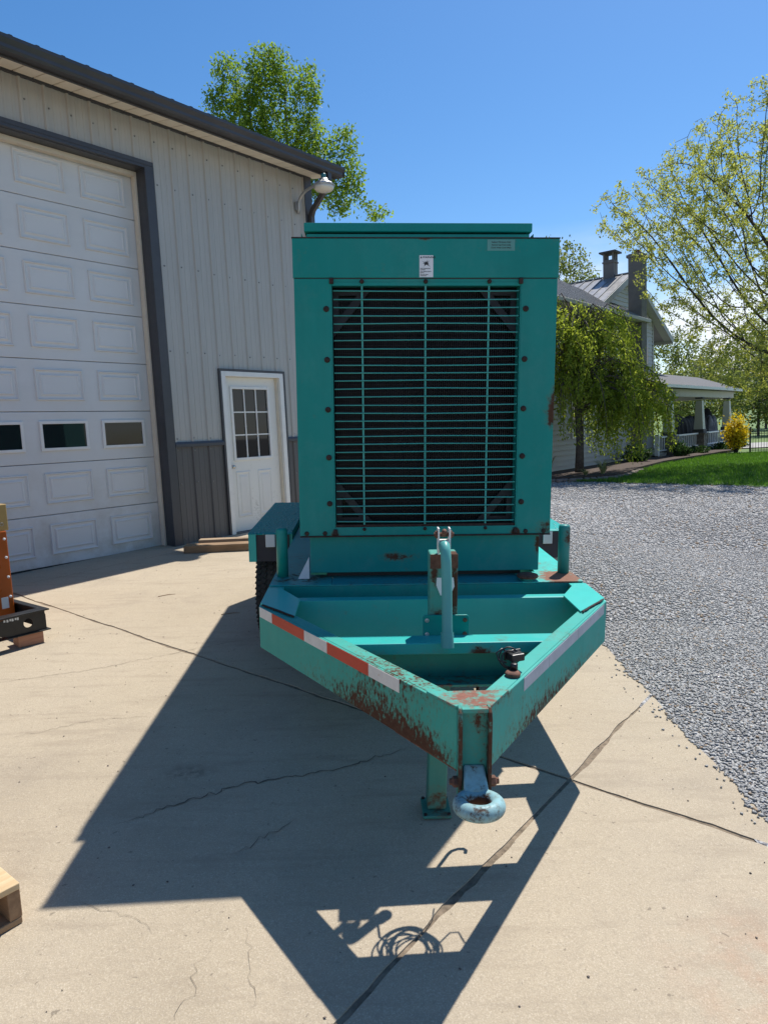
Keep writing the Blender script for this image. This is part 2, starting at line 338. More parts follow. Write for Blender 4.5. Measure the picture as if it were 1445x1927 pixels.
def gravel():
    n = NT('gravel_bed'); v = n.voro(55, out='Color'); d = n.voro(55)
    s = n.t.nodes.new('ShaderNodeSeparateColor'); n.lk(v, s.inputs[0]); big = n.noise(.7, 5, .6)
    c = n.mix(s.outputs[0], (.16,.155,.165), (.52,.51,.50)); c = n.mix(n.mr(big, .4, .7, 0, .35), c, (.27,.25,.22))
    n.set(c, .85); n.bump(n.mr(d, 0, .6, 1, 0), 1.0, .02); return n.m
M['gravel'] = gravel()
def stone(name, a, b):
    n = NT(name); g = n.t.nodes.new('ShaderNodeNewGeometry'); r = g.outputs['Random Per Island']
    c = n.mix(n.math('POWER', r, 1.5), a, b)
    w = n.math('GREATER_THAN', n.math('FRACT', n.math('MULTIPLY', r, 37.3)), .94); c = n.mix(w, c, (.30,.22,.15))
    n.set(c, .8); return n.m
M['stone'] = stone('crushed_stone', (.24,.235,.23), (.47,.46,.445))
M['bed_stone'] = stone('edging_stone', (.10,.08,.07), (.30,.24,.20))
def lawn():
    n = NT('lawn_soil'); n.set(n.mix(n.noise(3, 6, .7), (.035,.075,.012), (.075,.15,.022)), .9); n.bump(n.noise(40, 4), .6, .03); return n.m
M['lawn'] = lawn()
M['blade'] = leafmat('grass_blade', (.05,.14,.018), (.14,.30,.035), .4)
M['earth'] = plain('bare_ground', (.13,.11,.085), .95, 0, .35, 3, .5)
def meadow():
    n = NT('field'); n.set(n.mix(n.noise(.05, 6, .6), (.06,.13,.025), (.14,.20,.05)), .9); return n.m
M['field'] = meadow()
M['hill'] = plain('wooded_hill', (.05,.09,.06), .95, 0, .4, .06)
M['mulch'] = plain('bark_mulch', (.055,.034,.024), .95, 0, .6, 30, 1.0, None, 60)
M['road'] = plain('pale_road', (.34,.33,.31), .9, 0, .15, 1)
# wood
M['wood_pale'] = wood('pale_pine', (.52,.36,.19), (.66,.50,.30), 0)
M['wood_dark'] = wood('dark_pallet_wood', (.20,.115,.06), (.30,.185,.10), 1)
M['wood_grey'] = wood('weathered_board', (.27,.19,.12), (.38,.28,.18), 0)
M['wood_brown'] = wood('brown_timber', (.22,.135,.07), (.32,.21,.12), 0)
M['wood_red'] = wood('red_block', (.34,.15,.09), (.46,.24,.15), 0)
M['orange'] = plain('orange_enamel', (.38,.085,.012), .3, 0, .12, 5)
M['tan'] = plain('tan_box', (.40,.27,.10), .55, 0, .08, 5)
M['skid'] = plain('black_skid_steel', (.014,.014,.015), .42, 0, .3, 10, .15)
# house and plants
def clap(name, c):
    n = NT(name); n.set(n.mix(n.noise(.9, 4), tuple(x*.93 for x in c), c), .6); return n.m
M['clap'] = clap('grey_clapboard', (.36,.36,.345))
M['clap_w'] = clap('pale_clapboard', (.52,.51,.48))
M['stucco'] = plain('chimney_stucco', (.17,.158,.148), .85, 0, .14, 4, .25)
M['hroof'] = plain('grey_standing_seam', (.27,.265,.26), .38, .3, .12, 2)
M['proof'] = plain('dark_shingle', (.07,.07,.075), .8, 0, .3, 12, .4)
M['htrim'] = plain('sage_house_trim', (.40,.40,.36), .55, 0, .05)
M['column'] = plain('porch_column_paint', (.47,.49,.43), .5, 0, .05)
M['rail'] = plain('white_rail', (.70,.71,.70), .5, 0, .04)
M['pier'] = plain('fieldstone', (.16,.14,.125), .9, 0, .6, 7, .8, None, 14)
M['cloth'] = plain('black_cloth', (.010,.010,.013), .8, 0, .4, 3)
M['cloth_grey'] = plain('grey_cloth', (.16,.16,.19), .8, 0, .3, 5)
M['iron'] = plain('black_iron', (.012,.012,.012), .5)
M['bark'] = plain('tree_bark', (.085,.07,.058), .9, 0, .4, 14, .6, None, 30)
M['bark_d'] = plain('dark_tree_bark', (.05,.042,.036), .9, 0, .4, 14, .5, None, 30)
M['leaf_spring'] = leafmat('spring_leaf', (.21,.26,.05), (.46,.50,.13), .55)
M['leaf_green'] = leafmat('bright_leaf', (.09,.19,.022), (.27,.40,.05), .55)
M['leaf_weep'] = leafmat('weeping_leaf', (.14,.24,.03), (.42,.50,.08), .65)
M['leaf_far'] = leafmat('distant_leaf', (.10,.15,.035), (.22,.26,.07), .45)
M['leaf_dark'] = leafmat('shrub_leaf', (.018,.05,.012), (.05,.11,.025), .3)
M['leaf_gold'] = leafmat('golden_leaf', (.52,.36,.012), (.78,.62,.03), .4)
M['leaf_strap'] = leafmat('variegated_leaf', (.14,.20,.06), (.42,.42,.22), .35)

# ------------------------------------------------------------------ ground
G0, GX, GY = -.3724, -.01676, .03982
EDGE_X = 1.445
def plane_z(x, y): return G0+GX*x+GY*y
def sstep(t): t = np.clip(t, 0, 1); return t*t*(3-2*t)
def gz(x, y):
    x = np.asarray(x, float); y = np.asarray(y, float)
    p = G0+GX*np.clip(x, -30, 6)+GY*np.clip(y, -20, 9)
    t = np.maximum(sstep((x-EDGE_X-.05)/3.2), sstep((y-13)/6))
    return p*(1-t)+(-.5)*t
def sheet(name, mat, xs, ys, dz, inside=None, kind='structure'):
    X, Y = np.meshgrid(xs, ys); Z = gz(X, Y)+dz; nx, ny = len(xs), len(ys)
    V = np.stack([X.ravel(), Y.ravel(), Z.ravel()], 1)
    i, j = np.meshgrid(np.arange(nx-1), np.arange(ny-1)); i = i.ravel(); j = j.ravel()
    Fc = np.stack([j*nx+i, j*nx+i+1, (j+1)*nx+i+1, (j+1)*nx+i], 1)
    if inside is not None:
        c = V[Fc].mean(1); Fc = Fc[inside(c[:,0], c[:,1])]
    o = np_mesh(name, V, Fc, mat, smooth=True); return tag(o, kind=kind)
far = np.concatenate([np.arange(-900, -40, 60.), np.arange(-40, 40, 1.), np.arange(40, 901, 60.)])
sheet('ground', M['earth'], far, far, -.045)
LA, LB = np.array([5.3, 21.6]), np.array([9.3, 16.6])     # edge between gravel and lawn
ld = (LB-LA)/np.linalg.norm(LB-LA); ln_ = np.array([-ld[1], ld[0]])
def lawn_side(x, y): return (x-LA[0])*ln_[0]+(y-LA[1])*ln_[1]+.18*np.sin(.9*x+1.3*y)+.08*np.sin(3.1*x-2*y)
sheet('gravel_drive', M['gravel'], np.arange(EDGE_X-.12, 30, .22), np.arange(-6, 40, .22), .0, lambda x, y: (lawn_side(x, y) < .25))
sheet('lawn', M['lawn'], np.arange(1.5, 45, .2), np.arange(3, 34, .2), .02, lambda x, y: lawn_side(x, y) > 0)
X_, Y_ = np.meshgrid(np.concatenate([np.arange(-300, 0, 20.), np.arange(0, 301, 10.)]), np.arange(32.5, 420, 9.))
def field_z(x, y): return -.47+np.maximum(0, y-60)*.012+np.maximum(0, y-150)*.02+1.2*np.sin(x*.02)*sstep((y-60)/60)
nx, ny = X_.shape[1], X_.shape[0]
i, j = np.meshgrid(np.arange(nx-1), np.arange(ny-1)); i = i.ravel(); j = j.ravel()
tag(np_mesh('meadow', np.stack([X_.ravel(), Y_.ravel(), field_z(X_, Y_).ravel()], 1), np.stack([j*nx+i, j*nx+i+1, (j+1)*nx+i+1, (j+1)*nx+i], 1), M['field'], smooth=True), kind='structure')
MB().add([(2,36.5,-.42),(70,33.5,-.42),(70,40,-.42),(2,43,-.42)], [(0,1,2,3)]).build('road', M['road'])['kind'] = 'structure'
HXs = np.linspace(-700, 900, 60)
hv = []; 
for yy, hh in ((430, 0), (600, 1), (760, .75)):
    for x in HXs: hv.append((x, yy, 8+hh*(24+9*math.sin(x*.006+1)+4*math.sin(x*.021))))
n_ = len(HXs)
tag(np_mesh('hills', hv, [(r*n_+k, r*n_+k+1, (r+1)*n_+k+1, (r+1)*n_+k) for r in range(2) for k in range(n_-1)], M['hill'], smooth=True), kind='structure')

# barn axes: DX along the facade (to the right and away), NX out of it towards the yard
PSI = .683; BA = Vector((-2.555, 8.349, 0))
DX = Vector((math.sin(PSI), math.cos(PSI), 0)); NX = Vector((math.cos(PSI), -math.sin(PSI), 0))
def barn_w(u, n): p = BA+DX*u+NX*n; return p.x, p.y
# concrete apron: rectangular slabs between joints that run along and across the facade
def uv_of(x, y): d = Vector((x, y, 0))-BA; return d.dot(DX), d.dot(NX)
J_U = uv_of(.757, 2.86)[0]; J_N = uv_of(.757, 2.86)[1]
def clip(poly, a, b, c):        # keep a*x+b*y<=c
    out = []
    for k in range(len(poly)):
        p, q = poly[k], poly[(k+1)%len(poly)]; dp = a*p[0]+b*p[1]-c; dq = a*q[0]+b*q[1]-c
        if dp <= 0: out.append(p)
        if dp*dq < 0: t = dp/(dp-dq); out.append((p[0]+(q[0]-p[0])*t, p[1]+(q[1]-p[1])*t))
    return out
def jag(poly, amp=.0065, step=.05):
    out = []
    for k in range(len(poly)):
        p, q = Vector((*poly[k],0)), Vector((*poly[(k+1)%len(poly)],0)); L = (q-p).length; n = max(1, int(L/step)) if L < 14 else int(L/.1)
        nn = Vector((-(q-p).y, (q-p).x, 0)).normalized(); w = 0; ph = rnd.random()*9
        for s in range(n):
            t = s/n; w = w*.75+rnd.gauss(0, amp*.55); tap = min(1, 6*t, 6*(1-t))
            pt = p+(q-p)*t+nn*(w+amp*.9*math.sin(L*t*7+ph)*.6)*tap; out.append((pt.x, pt.y))
    return out
apron = bpy.data.objects.new('concrete_apron', None); col.objects.link(apron); apron['kind'] = 'structure'
us = [-14, J_U-4.9, J_U, J_U+6.5]; ns = [-.30, J_N, J_N+5.2, J_N+10]
GAP = .010
for a in range(3):
    for b in range(3):
        c4 = [barn_w(us[a]+GAP, ns[b]+GAP), barn_w(us[a]+GAP, ns[b+1]-GAP), barn_w(us[a+1]-GAP, ns[b+1]-GAP), barn_w(us[a+1]-GAP, ns[b]+GAP)]
        poly = clip(c4, 1, 0, EDGE_X); poly = clip(poly, 0, -1, 6)
        if len(poly) < 3: continue
        ar = sum(poly[k][0]*poly[(k+1)%len(poly)][1]-poly[(k+1)%len(poly)][0]*poly[k][1] for k in range(len(poly)))
        if ar < 0: poly = poly[::-1]
        pj = jag(poly); n = len(pj)
        me = bpy.data.meshes.new('slab')
        me.from_pydata([(x,y,plane_z(x,y)) for x,y in pj]+[(x,y,plane_z(x,y)-.04) for x,y in pj], [], [tuple(range(n))]+[(k,k+n,(k+1)%n+n,(k+1)%n) for k in range(n)])
        me.update(); link('slab', me, M['concrete'], apron)
sheet('joint_soil', M['joint'], np.linspace(-14, EDGE_X-.012, 32), np.arange(-6, 16, .5), -.005)
def crack(pts, w0, name='crack', mat=None):
    P = [Vector((*p, 0)) for p in pts]; fine = []
    for a, b in zip(P[:-1], P[1:]):
        n = max(2, int((b-a).length/.022))
        for k in range(n): fine.append(a+(b-a)*(k/n)+Vector((rnd.gauss(0,.008), rnd.gauss(0,.008), 0)))
    fine.append(P[-1]); V = []; n = len(fine)
    for k, p in enumerate(fine):
        d = (fine[min(k+1,n-1)]-fine[max(k-1,0)]).normalized(); nn = Vector((-d.y, d.x, 0)); w = w0*(.4+.9*rnd.random())*min(1, .15+5*min(k, n-1-k)/n)
        for s in (-1, 1): q = p+nn*w*s*.5; V.append((q.x, q.y, plane_z(q.x, q.y)+.003))
    return np_mesh(name, V, [(2*k, 2*k+1, 2*k+3, 2*k+2) for k in range(n-1)], mat or M['crack'], apron)
crack([(-1.15,2.62),(-.695,2.897),(-.255,3.011),(.082,3.183)], .007)
crack([(-.62,2.42),(-.48,2.55),(-.42,2.62)], .004)
crack([(-1.12,2.18),(-1.0,2.15),(-.94,2.12),(-.88,2.12),(-.80,2.03)], .0016)
crack([(-.64,1.70),(-.61,1.80),(-.62,1.88),(-.59,1.98)], .0013)
crack([(-.43,1.74),(-.44,1.83),(-.47,1.92),(-.50,2.06)], .0011)
crack([(-2.6,4.1),(-1.9,4.35),(-1.2,4.75),(-.7,5.0)], .003)
crack([(-2.0,3.4),(-1.6,3.6),(-1.3,3.62)], .002)
for a in (-4.5,-3.2,-2.0,-.9): crack([barn_w(a,.30), barn_w(a+.6,.33), barn_w(a+1.2,.29)], .005)
# loose crushed stone
def pebbles(name, P, size, mat, flat=.6):
    n = len(P); base = np.array([(1,0,0),(0,1,0),(-1,0,0),(0,-1,0),(.1,.1,1),(-.1,0,-1)], float)
    ang = nr.rand(n)*6.283; s = size*(.6+.8*nr.rand(n)**1.5)
    V = base[None]*(1+.45*(nr.rand(n,6,1)-.5)); V = V*np.stack([np.ones(n), .62+.35*nr.rand(n), flat*(.6+.7*nr.rand(n))], 1)[:,None]
    ca, sa = np.cos(ang), np.sin(ang); tl = (nr.rand(n)-.5)*1.1
    x = V[...,0]*ca[:,None]-V[...,1]*sa[:,None]; y = V[...,0]*sa[:,None]+V[...,1]*ca[:,None]; z = V[...,2]+x*np.tan(tl)[:,None]*.6
    V = np.stack([x,y,z],2)*s[:,None,None]+P[:,None,:]
    f = np.array([(0,1,4),(1,2,4),(2,3,4),(3,0,4),(1,0,5),(2,1,5),(3,2,5),(0,3,5)])
    return np_mesh(name, V.reshape(-1,3), (f[None]+6*np.arange(n)[:,None,None]).reshape(-1,3), mat)
def scatter(n, x0, x1, y0, y1, ok):
    x = x0+(x1-x0)*nr.rand(n); y = y0+(y1-y0)*nr.rand(n); k = ok(x, y); return x[k], y[k]
def edge_x(y): return EDGE_X+.015*np.sin(y*9)+.012*np.sin(y*23+1)
P1 = []; S1 = []
for n, x0, x1, y0, y1, sz in ((12000,1.40,3.0,.3,1.9,.0105), (62000,1.40,4.0,1.9,5.0,.0105), (46000,1.42,6.5,5.0,9.0,.0145), (26000,1.6,8.5,9.0,15.0,.023), (14000,3.4,11,12,21,.03)):
    x, y = scatter(n, x0, x1, y0, y1, lambda x, y: (x > edge_x(y)-.01) & (lawn_side(x, y) < .1) & (x < .70*y+1.5) & (x > .10*y+.9))
    P1.append(np.stack([x, y, gz(x, y)+sz*.25], 1)); S1.append(np.full(len(x), sz))
x, y = scatter(1400, 1.22, 1.46, .5, 8, lambda x, y: x > EDGE_X-.16*nr.rand(len(x))**2); P1.append(np.stack([x, y, plane_z(x, y)+.004], 1)); S1.append(np.full(len(x), .008))
P1 = np.concatenate(P1); S1 = np.concatenate(S1)
tag(pebbles('gravel_stones', P1, S1, M['stone']), 'loose grey crushed stone covering the drive right of the concrete', 'gravel', kind='stuff')
# tiny grit and leaf bits lying on the concrete
x, y = scatter(420, -3, 1.4, 1.5, 8, lambda x, y: x > -9)
tag(pebbles('grit', np.stack([x, y, plane_z(x, y)+.002], 1), .0045, M['bed_stone']), 'fine grit and crumbs scattered over the concrete apron', 'grit', kind='stuff')

# ------------------------------------------------------------------ workshop building (local: x along facade, y into the building)
BZ = math.pi/2-PSI
barn = thing('workshop_building', 'grey ribbed metal workshop with charcoal trim and white doors', 'building', BA, BZ)
WALL_L, WALL_R, WALL_T, WAIN = -9.2, 2.56, 4.97, 1.235
G_L, G_R, G_T = -4.55, .085, 4.43           # garage opening (outer edge of trim)
E_L, E_R, E_T = .815, 1.945, 2.175          # entry opening (outer edge of dark trim)
PITCH_R = .2445; R0_ = .0855
wall = MB().box(WALL_L, G_L, .012, .10, -.03, WALL_T).box(G_R-.02, E_L+.01, .012, .10, -.03, WALL_T).box(E_R-.01, WALL_R, .012, .10, -.03, WALL_T).box(G_L, G_R-.02, .012, .10, G_T, WALL_T).box(E_L+.01, E_R-.01, .012, .10, E_T, WALL_T).build('wall', M['siding'], barn)
def strip(u0, u1, z0, z1, ub, mat, name, par):
    prof = [(0,0),(.012,-.020),(.030,-.020),(.042,0),(.100,0),(.104,-.004),(.122,-.004),(.126,0),(.178,0),(.182,-.004),(.200,-.004),(.204,0),(PITCH_R,0)]
    pts = []
    def yat(x):
        for (a,ya),(b,yb) in zip(prof[:-1], prof[1:]):
            if a <= x <= b: return ya+(yb-ya)*(x-a)/(b-a)
        return 0
    xs = [u0-ub]+[x for x, _ in prof if u0-ub+1e-5 < x < u1-ub-1e-5]+[u1-ub]
    V = [(ub+x, yat(x), z) for z in (z0, z1) for x in xs]; n = len(xs)
    b = MB().add(V, [(k, k+1, n+k+1, n+k) for k in range(n-1)]); return b.build(name, mat, par)
def strips(z0, z1, mat, name):
    k0 = int(math.floor((WALL_L-R0_)/PITCH_R))
    for k in range(k0, 60):
        ub = R0_+k*PITCH_R; a, b = max(ub, WALL_L), min(ub+PITCH_R, WALL_R)
        if b-a < .01 or a >= WALL_R: continue
        for (la, lb) in ((a, b),):
            cuts = sorted({la, lb, *[c for c in (G_L, G_R, E_L, E_R) if la < c < lb]})
            for p, q in zip(cuts[:-1], cuts[1:]):
                m = (p+q)/2; zz = z0
                if G_L < m < G_R: zz = max(zz, G_T)
                if E_L < m < E_R: zz = max(zz, E_T)
                if zz < z1-.01 and q-p > .004: strip(p, q, zz, z1, ub, mat, name, wall)
strips(WAIN+.02, WALL_T-.01, M['siding'], 'siding_panel')
strips(-.02, WAIN-.03, M['wains'], 'wainscot_panel')
for a, b in ((WALL_L, G_L), (G_R+.003, E_L-.002), (E_R+.002, WALL_R)):
    MB().prism_axis([(.005,WAIN-.035),(-.034,WAIN-.035),(-.034,WAIN),(-.022,WAIN+.028),(.005,WAIN+.028)], 0, a, b).build('wainscot_cap', M['trim'], wall)
sc = MB()
for k in range(-32, 11):
    for z in (.06, .75, 1.16, 1.30, 2.35, 3.35, 4.25, 4.72):
        u = R0_+k*PITCH_R+.055
        if (G_L-.05 < u < G_R+.02 and z < G_T) or (E_L-.03 < u < E_R+.03 and z < E_T+.02) or u > WALL_R-.05: continue
        sc.lathe([(.011,0),(.011,-.003),(.007,-.006),(.006,-.011)], (u+rnd.uniform(-.01,.01), -.001, z+rnd.uniform(-.01,.01)), 1, 6)
sc.build('screws', M['screw'], wall)['kind'] = 'stuff'
# side wall, rear shell
MB().box(WALL_R+.07, WALL_R+.13, .13, 9.2, -.1, WALL_T).build('side_wall', M['siding'], barn)
MB().box(WALL_L, WALL_R+.07, 9.12, 9.2, -.1, WALL_T).build('rear_wall', M['siding'], barn)
MB().prism_axis([(.11,4.98),(9.2,4.98),(4.65,6.5)], 0, WALL_R+.075, WALL_R+.125).build('gable_end', M['siding'], barn)
MB().box(WALL_R-.005, WALL_R+.14, -.030, .125, -.04, WALL_T).build('corner_trim', M['trim'], barn, bevel=.004)
# roof, gutter, soffit
roof = MB().add([(WALL_L,-.50,5.0),(WALL_R+.22,-.50,5.0),(WALL_R+.22,4.65,6.73),(WALL_L,4.65,6.73),(WALL_R+.22,9.8,5.015),(WALL_L,9.8,5.015)], [(0,1,2,3),(3,2,4,5)]).build('roof', M['roof'], barn)
for k in range(49):
    u = WALL_R+.20-k*PITCH_R
    if u < WALL_L: break
    b = MB(); sl = (6.73-5.015)/5.15
    for (y0,y1) in ((-.52,4.65),):
        pr = [(u-.03,.0),(u-.014,.016),(u+.014,.016),(u+.03,.0)]
        b.add([(x,y,5.0+(y+.5)*sl+h+.004) for y in (y0,y1) for x,h in pr], [(0,1,2,3),(0,4,5,1),(1,5,6,2),(2,6,7,3)])
    b.build('roof_rib', M['roof'], roof)
gp = [(-.44,4.855),(-.53,4.855),(-.545,4.875),(-.545,4.905),(-.575,4.945),(-.575,4.975),(-.560,4.975),(-.560,4.95),(-.53,4.90),(-.53,4.87),(-.445,4.87),(-.445,4.985),(-.44,4.985)]
MB().prism_axis(gp, 0, WALL_L, WALL_R+.27).build('gutter', M['gutter'], barn)
MB().box(WALL_L, WALL_R+.22, -.438, -.41, 4.84, 5.0).build('fascia', M['gutter'], barn)
MB().box(WALL_R+.262, WALL_R+.272, -.56, -.445, 4.86, 4.97).build('gutter_end_cap', M['gutter'], barn)
sof = bpy.data.objects.new('soffit', None); col.objects.link(sof); sof.parent = barn
for k in range(60):
    u1 = WALL_R+.21-k*.20; u0 = u1-.186
    if u0 < WALL_L: break
    MB().add([(u,y,z+t) for t in (0,.012) for u,y,z in ((u0,-.408,4.885),(u1,-.408,4.885),(u1,.0,4.955),(u0,.0,4.955))], [(3,2,1,0),(4,5,6,7),(0,1,5,4),(1,2,6,5),(2,3,7,6),(3,0,4,7)]).build('soffit_panel', M['soffit'], sof)
MB().box(WALL_L, WALL_R, -.026, .0, 4.925, 4.965).build('soffit_channel', M['trim'], barn)

ds = [(WALL_R+.0,-.50,4.87),(WALL_R+.0,-.50,4.76),(WALL_R+.01,-.45,4.69),(WALL_R+.07,-.10,4.47),(WALL_R+.075,-.064,4.40),(WALL_R+.075,-.064,.05)]
b = MB()
for p, q in zip(ds[:-1], ds[1:]):
    d = (Vector(q)-Vector(p)).normalized(); b.beam(Vector(p)-d*.02, Vector(q)+d*.02, .075, .055, (0,1,.001) if abs(d.z) > .9 else (1,0,0))
b.build('downspout', M['gutter'], barn, bevel=.006)
# garage opening trim
MB().box(G_R-.115, G_R, -.030, .011, -.04, G_T).build('door_trim', M['trim'], barn, bevel=.003)
MB().box(G_R-.115, G_R-.105, .012, .22, -.04, G_T-.036).build('door_jamb', M['trim'], barn)
MB().box(G_L, G_R, -.030, .011, G_T+.002, G_T+.05).build('door_trim', M['trim'], barn, bevel=.003)
MB().box(G_L, G_R-.117, -.028, .010, G_T-.03, G_T).build('header_trim', M['trim'], barn)
MB().box(G_L, G_R-.117, .012, .22, G_T-.035, G_T-.025).build('door_header', M['trim'], barn)
MB().box(G_L, G_L+.145, -.030, .011, -.04, G_T).build('door_trim', M['trim'], barn)
MB().box(-.055, -.031, .145, .225, -.02, G_T-.037).build('stop_molding', M['cream'], barn, bevel=.003)
MB().box(G_L+.15, -.056, .145, .225, G_T-.085, G_T-.037).build('stop_molding', M['cream'], barn, bevel=.003)
gd = bpy.data.objects.new('garage_door', None); col.objects.link(gd); gd.parent = barn; gd['label'] = 'white sectional garage door with embossed panels and a window row'
DY = .235; SH = .554; D_L, D_R = -4.42, -.02
def ring_panel(w, h, prof, yb=0):
    V = []; Fc = []
    for ins, dep in prof: V += [(ins,yb-dep,ins),(w-ins,yb-dep,ins),(w-ins,yb-dep,h-ins),(ins,yb-dep,h-ins)]
    for k in range(len(prof)-1):
        for s in range(4): Fc.append((k*4+s, k*4+(s+1)%4, (k+1)*4+(s+1)%4, (k+1)*4+s))
    m = (len(prof)-1)*4; Fc.append((m, m+1, m+2, m+3)); return V, Fc
pan = MB().add(*ring_panel(.535, .335, [(0,0),(.007,.017),(.016,.017),(.026,.001),(.048,.001),(.064,.014),(.074,.014),(.080,.009)])); pan_me = None
fr_me = None; gl_me = None
for s in range(8):
    z0 = s*SH-.005; z1 = z0+SH-.006
    sec = MB().prism_axis([(DY,z0+.004),(DY+.004,z0),(DY+.05,z0),(DY+.05,z1),(DY+.004,z1),(DY,z1-.004)], 0, D_L, D_R)
    sec.build('door_section', M['gsec'], gd)
    for c in range(6):
        u0 = -.155-.535-c*.705
        if s == 2:
            if fr_me is None:
                f = MB()
                for (a,b_,c_,d_) in ((0,.54,0,.032),(0,.54,.288,.32),(0,.032,.0321,.2879),(.508,.54,.0321,.2879)): f.box(a,b_,-.018,.004,c_,d_)
                o = f.build('window_frame', M['white'], gd, bevel=.003); fr_me = o.data
                g = MB().box(.032,.508,-.006,-.002,.032,.288).build('window_pane', M['glass'], gd); gl_me = g.data
            else:
                o = link('window_frame', fr_me, None, gd, bevel=.003); g = link('window_pane', gl_me, None, gd)
            o.location = g.location = (u0-.003, DY, z0+.13)
        else:
            if pan_me is None: o = pan.build('raised_panel', M['gdoor'], gd); pan_me = o.data
            else: o = link('raised_panel', pan_me, None, gd)
            o.location = (u0, DY-.0005, z0+.115)
MB().box(D_L, D_R, DY+.005, DY+.045, -.035, -.006).build('bottom_seal', M['weather'], gd)
MB().box(D_L, D_R, DY+.3, DY+.32, -.03, G_T).build('dark_interior', M['black'], barn)
# entry door
ent = bpy.data.objects.new('entry_door', None); col.objects.link(ent); ent.parent = barn; ent['label'] = 'white entry door with nine glass panes'
for a, b_, c_, d_ in ((E_L,E_L+.028,-.03,E_T-.03),(E_R-.028,E_R,-.03,E_T-.03),(E_L,E_R,E_T-.028,E_T)): MB().box(a,b_,-.032,.008,c_,d_).build('door_trim', M['trim'], ent)
FL, FR, FT = E_L+.030, E_R-.030, E_T-.031
MB().box(FL,FL+.068,-.030,.10,-.02,FT).build('door_casing', M['white'], ent, bevel=.003)
MB().box(FR-.068,FR,-.030,.10,-.02,FT).build('door_casing', M['white'], ent, bevel=.003)
MB().box(FL+.069,FR-.069,-.030,.10,FT-.062,FT).build('door_casing', M['white'], ent, bevel=.003)
SL, SR, SB, ST = FL+.071, FR-.071, .035, FT-.064
MB().box(SR-.018,SR+.001,.012,.10,SB,ST).build('door_stop', M['cream'], ent)
MB().box(SL-.003,SR+.003,-.05,.13,-.03,.03).build('threshold', M['trim'], ent)
WL, WR, WB, WT = SL+.135, SR-.165, 1.005, 1.935
slab = MB()
for (a,b_,c_,d_) in ((SL,WL,SB,ST),(WR,SR-.020,SB,ST),(WL,WR,SB,WB),(WL,WR,WT,ST)): slab.box(a,b_,.055,.095,c_,d_)
slab.build('door_slab', M['door_slab'], ent)
for (a,b_,c_,d_) in ((WL-.025,WL+.012,WB-.025,WT+.025),(WR-.012,WR+.025,WB-.025,WT+.025),(WL+.0125,WR-.0125,WB-.025,WB+.012),(WL+.0125,WR-.0125,WT-.012,WT+.025)): MB().box(a,b_,.040,.06,c_,d_).build('window_frame', M['white'], ent, bevel=.004)
pw = (WR-WL-.024)/3; ph_ = (WT-WB-.024)/3
for r in range(3):
    for c in range(3):
        MB().box(WL+.012+c*pw+.006, WL+.012+(c+1)*pw-.006, .066, .070, WB+.012+r*ph_+.006, WB+.012+(r+1)*ph_-.006).build('window_pane', M['glass'], ent)
for k in (1,2):
    MB().box(WL+.012+k*pw-.008, WL+.012+k*pw+.008, .052, .074, WB+.012, WT-.012).build('muntin', M['white'], ent)
    MB().box(WL+.012, WR-.012, .054, .073, WB+.012+k*ph_-.008, WB+.012+k*ph_+.008).build('muntin', M['white'], ent)
for u0 in (SL+.12, SL+.50):
    V, Fc = ring_panel(.25, .62, [(0,0),(.012,.008),(.024,.008),(.036,.001),(.055,.001),(.075,.008),(.085,.008)])
    MB().add([(x+u0, y+.0548, z+.22) for x,y,z in V], Fc).build('raised_panel', M['door'], ent)
MB().lathe([(.026,.055),(.026,.047),(.011,.044),(.011,.025),(.024,.018),(.026,.006),(.018,-.002)], (SL+.062,0,.905), 1, 16).build('door_knob', M['chrome'], ent, True)
MB().box(WL,WR,.5,.52,WB-.5,WT+.3).build('dark_interior', M['black'], barn)

# yard lamp on a curved arm
bl = lambda u, n, z: tuple(BA+DX*u+NX*n+Vector((0,0,z)))
lm = thing('yard_lamp', 'grey dusk-to-dawn lamp on curved arm below the eave corner', 'lamp', bl(2.39,0,4.49), BZ)
MB().box(-.035,.035,-.045,-.002,-.06,.06).build('bracket', M['metal'], lm, bevel=.006)
arm = [(0,-.03,-.10),(0,-.06,-.05)]+[(0,-.06-.28*(1-math.cos(a)), .18*math.sin(a)) for a in [k*math.pi/2/8 for k in range(9)]]+[(0,-.46,.185)]
MB().tube(arm, .021, 12).build('arm', M['metal'], lm, True)
MB().lathe([(.02,.10),(.05,.115),(.08,.12),(.138,.130),(.150,.142),(.125,.172),(.070,.200),(.058,.235)][::-1], (0,-.56,0), 2, 28).build('housing', M['metal'], lm, True)
b = MB()
for k in range(14):
    a = 2*math.pi*k/14; b.beam((.07*math.cos(a), -.56+.07*math.sin(a), .20), (.149*math.cos(a), -.56+.149*math.sin(a), .146), .008, .02)
b.build('housing_fins', M['metal'], lm)
MB().lathe([(.138,.129),(.128,.100),(.105,.080),(.05,.068),(.005,.066)][::-1], (0,-.56,0), 2, 28).build('lens', M['lens'], lm, True)
MB().lathe([(.034,.236),(.034,.29),(.028,.302)], (0,-.56,0), 2, 18).build('photocell', plain('photocell_teal', (.02,.17,.19), .4), lm, True)

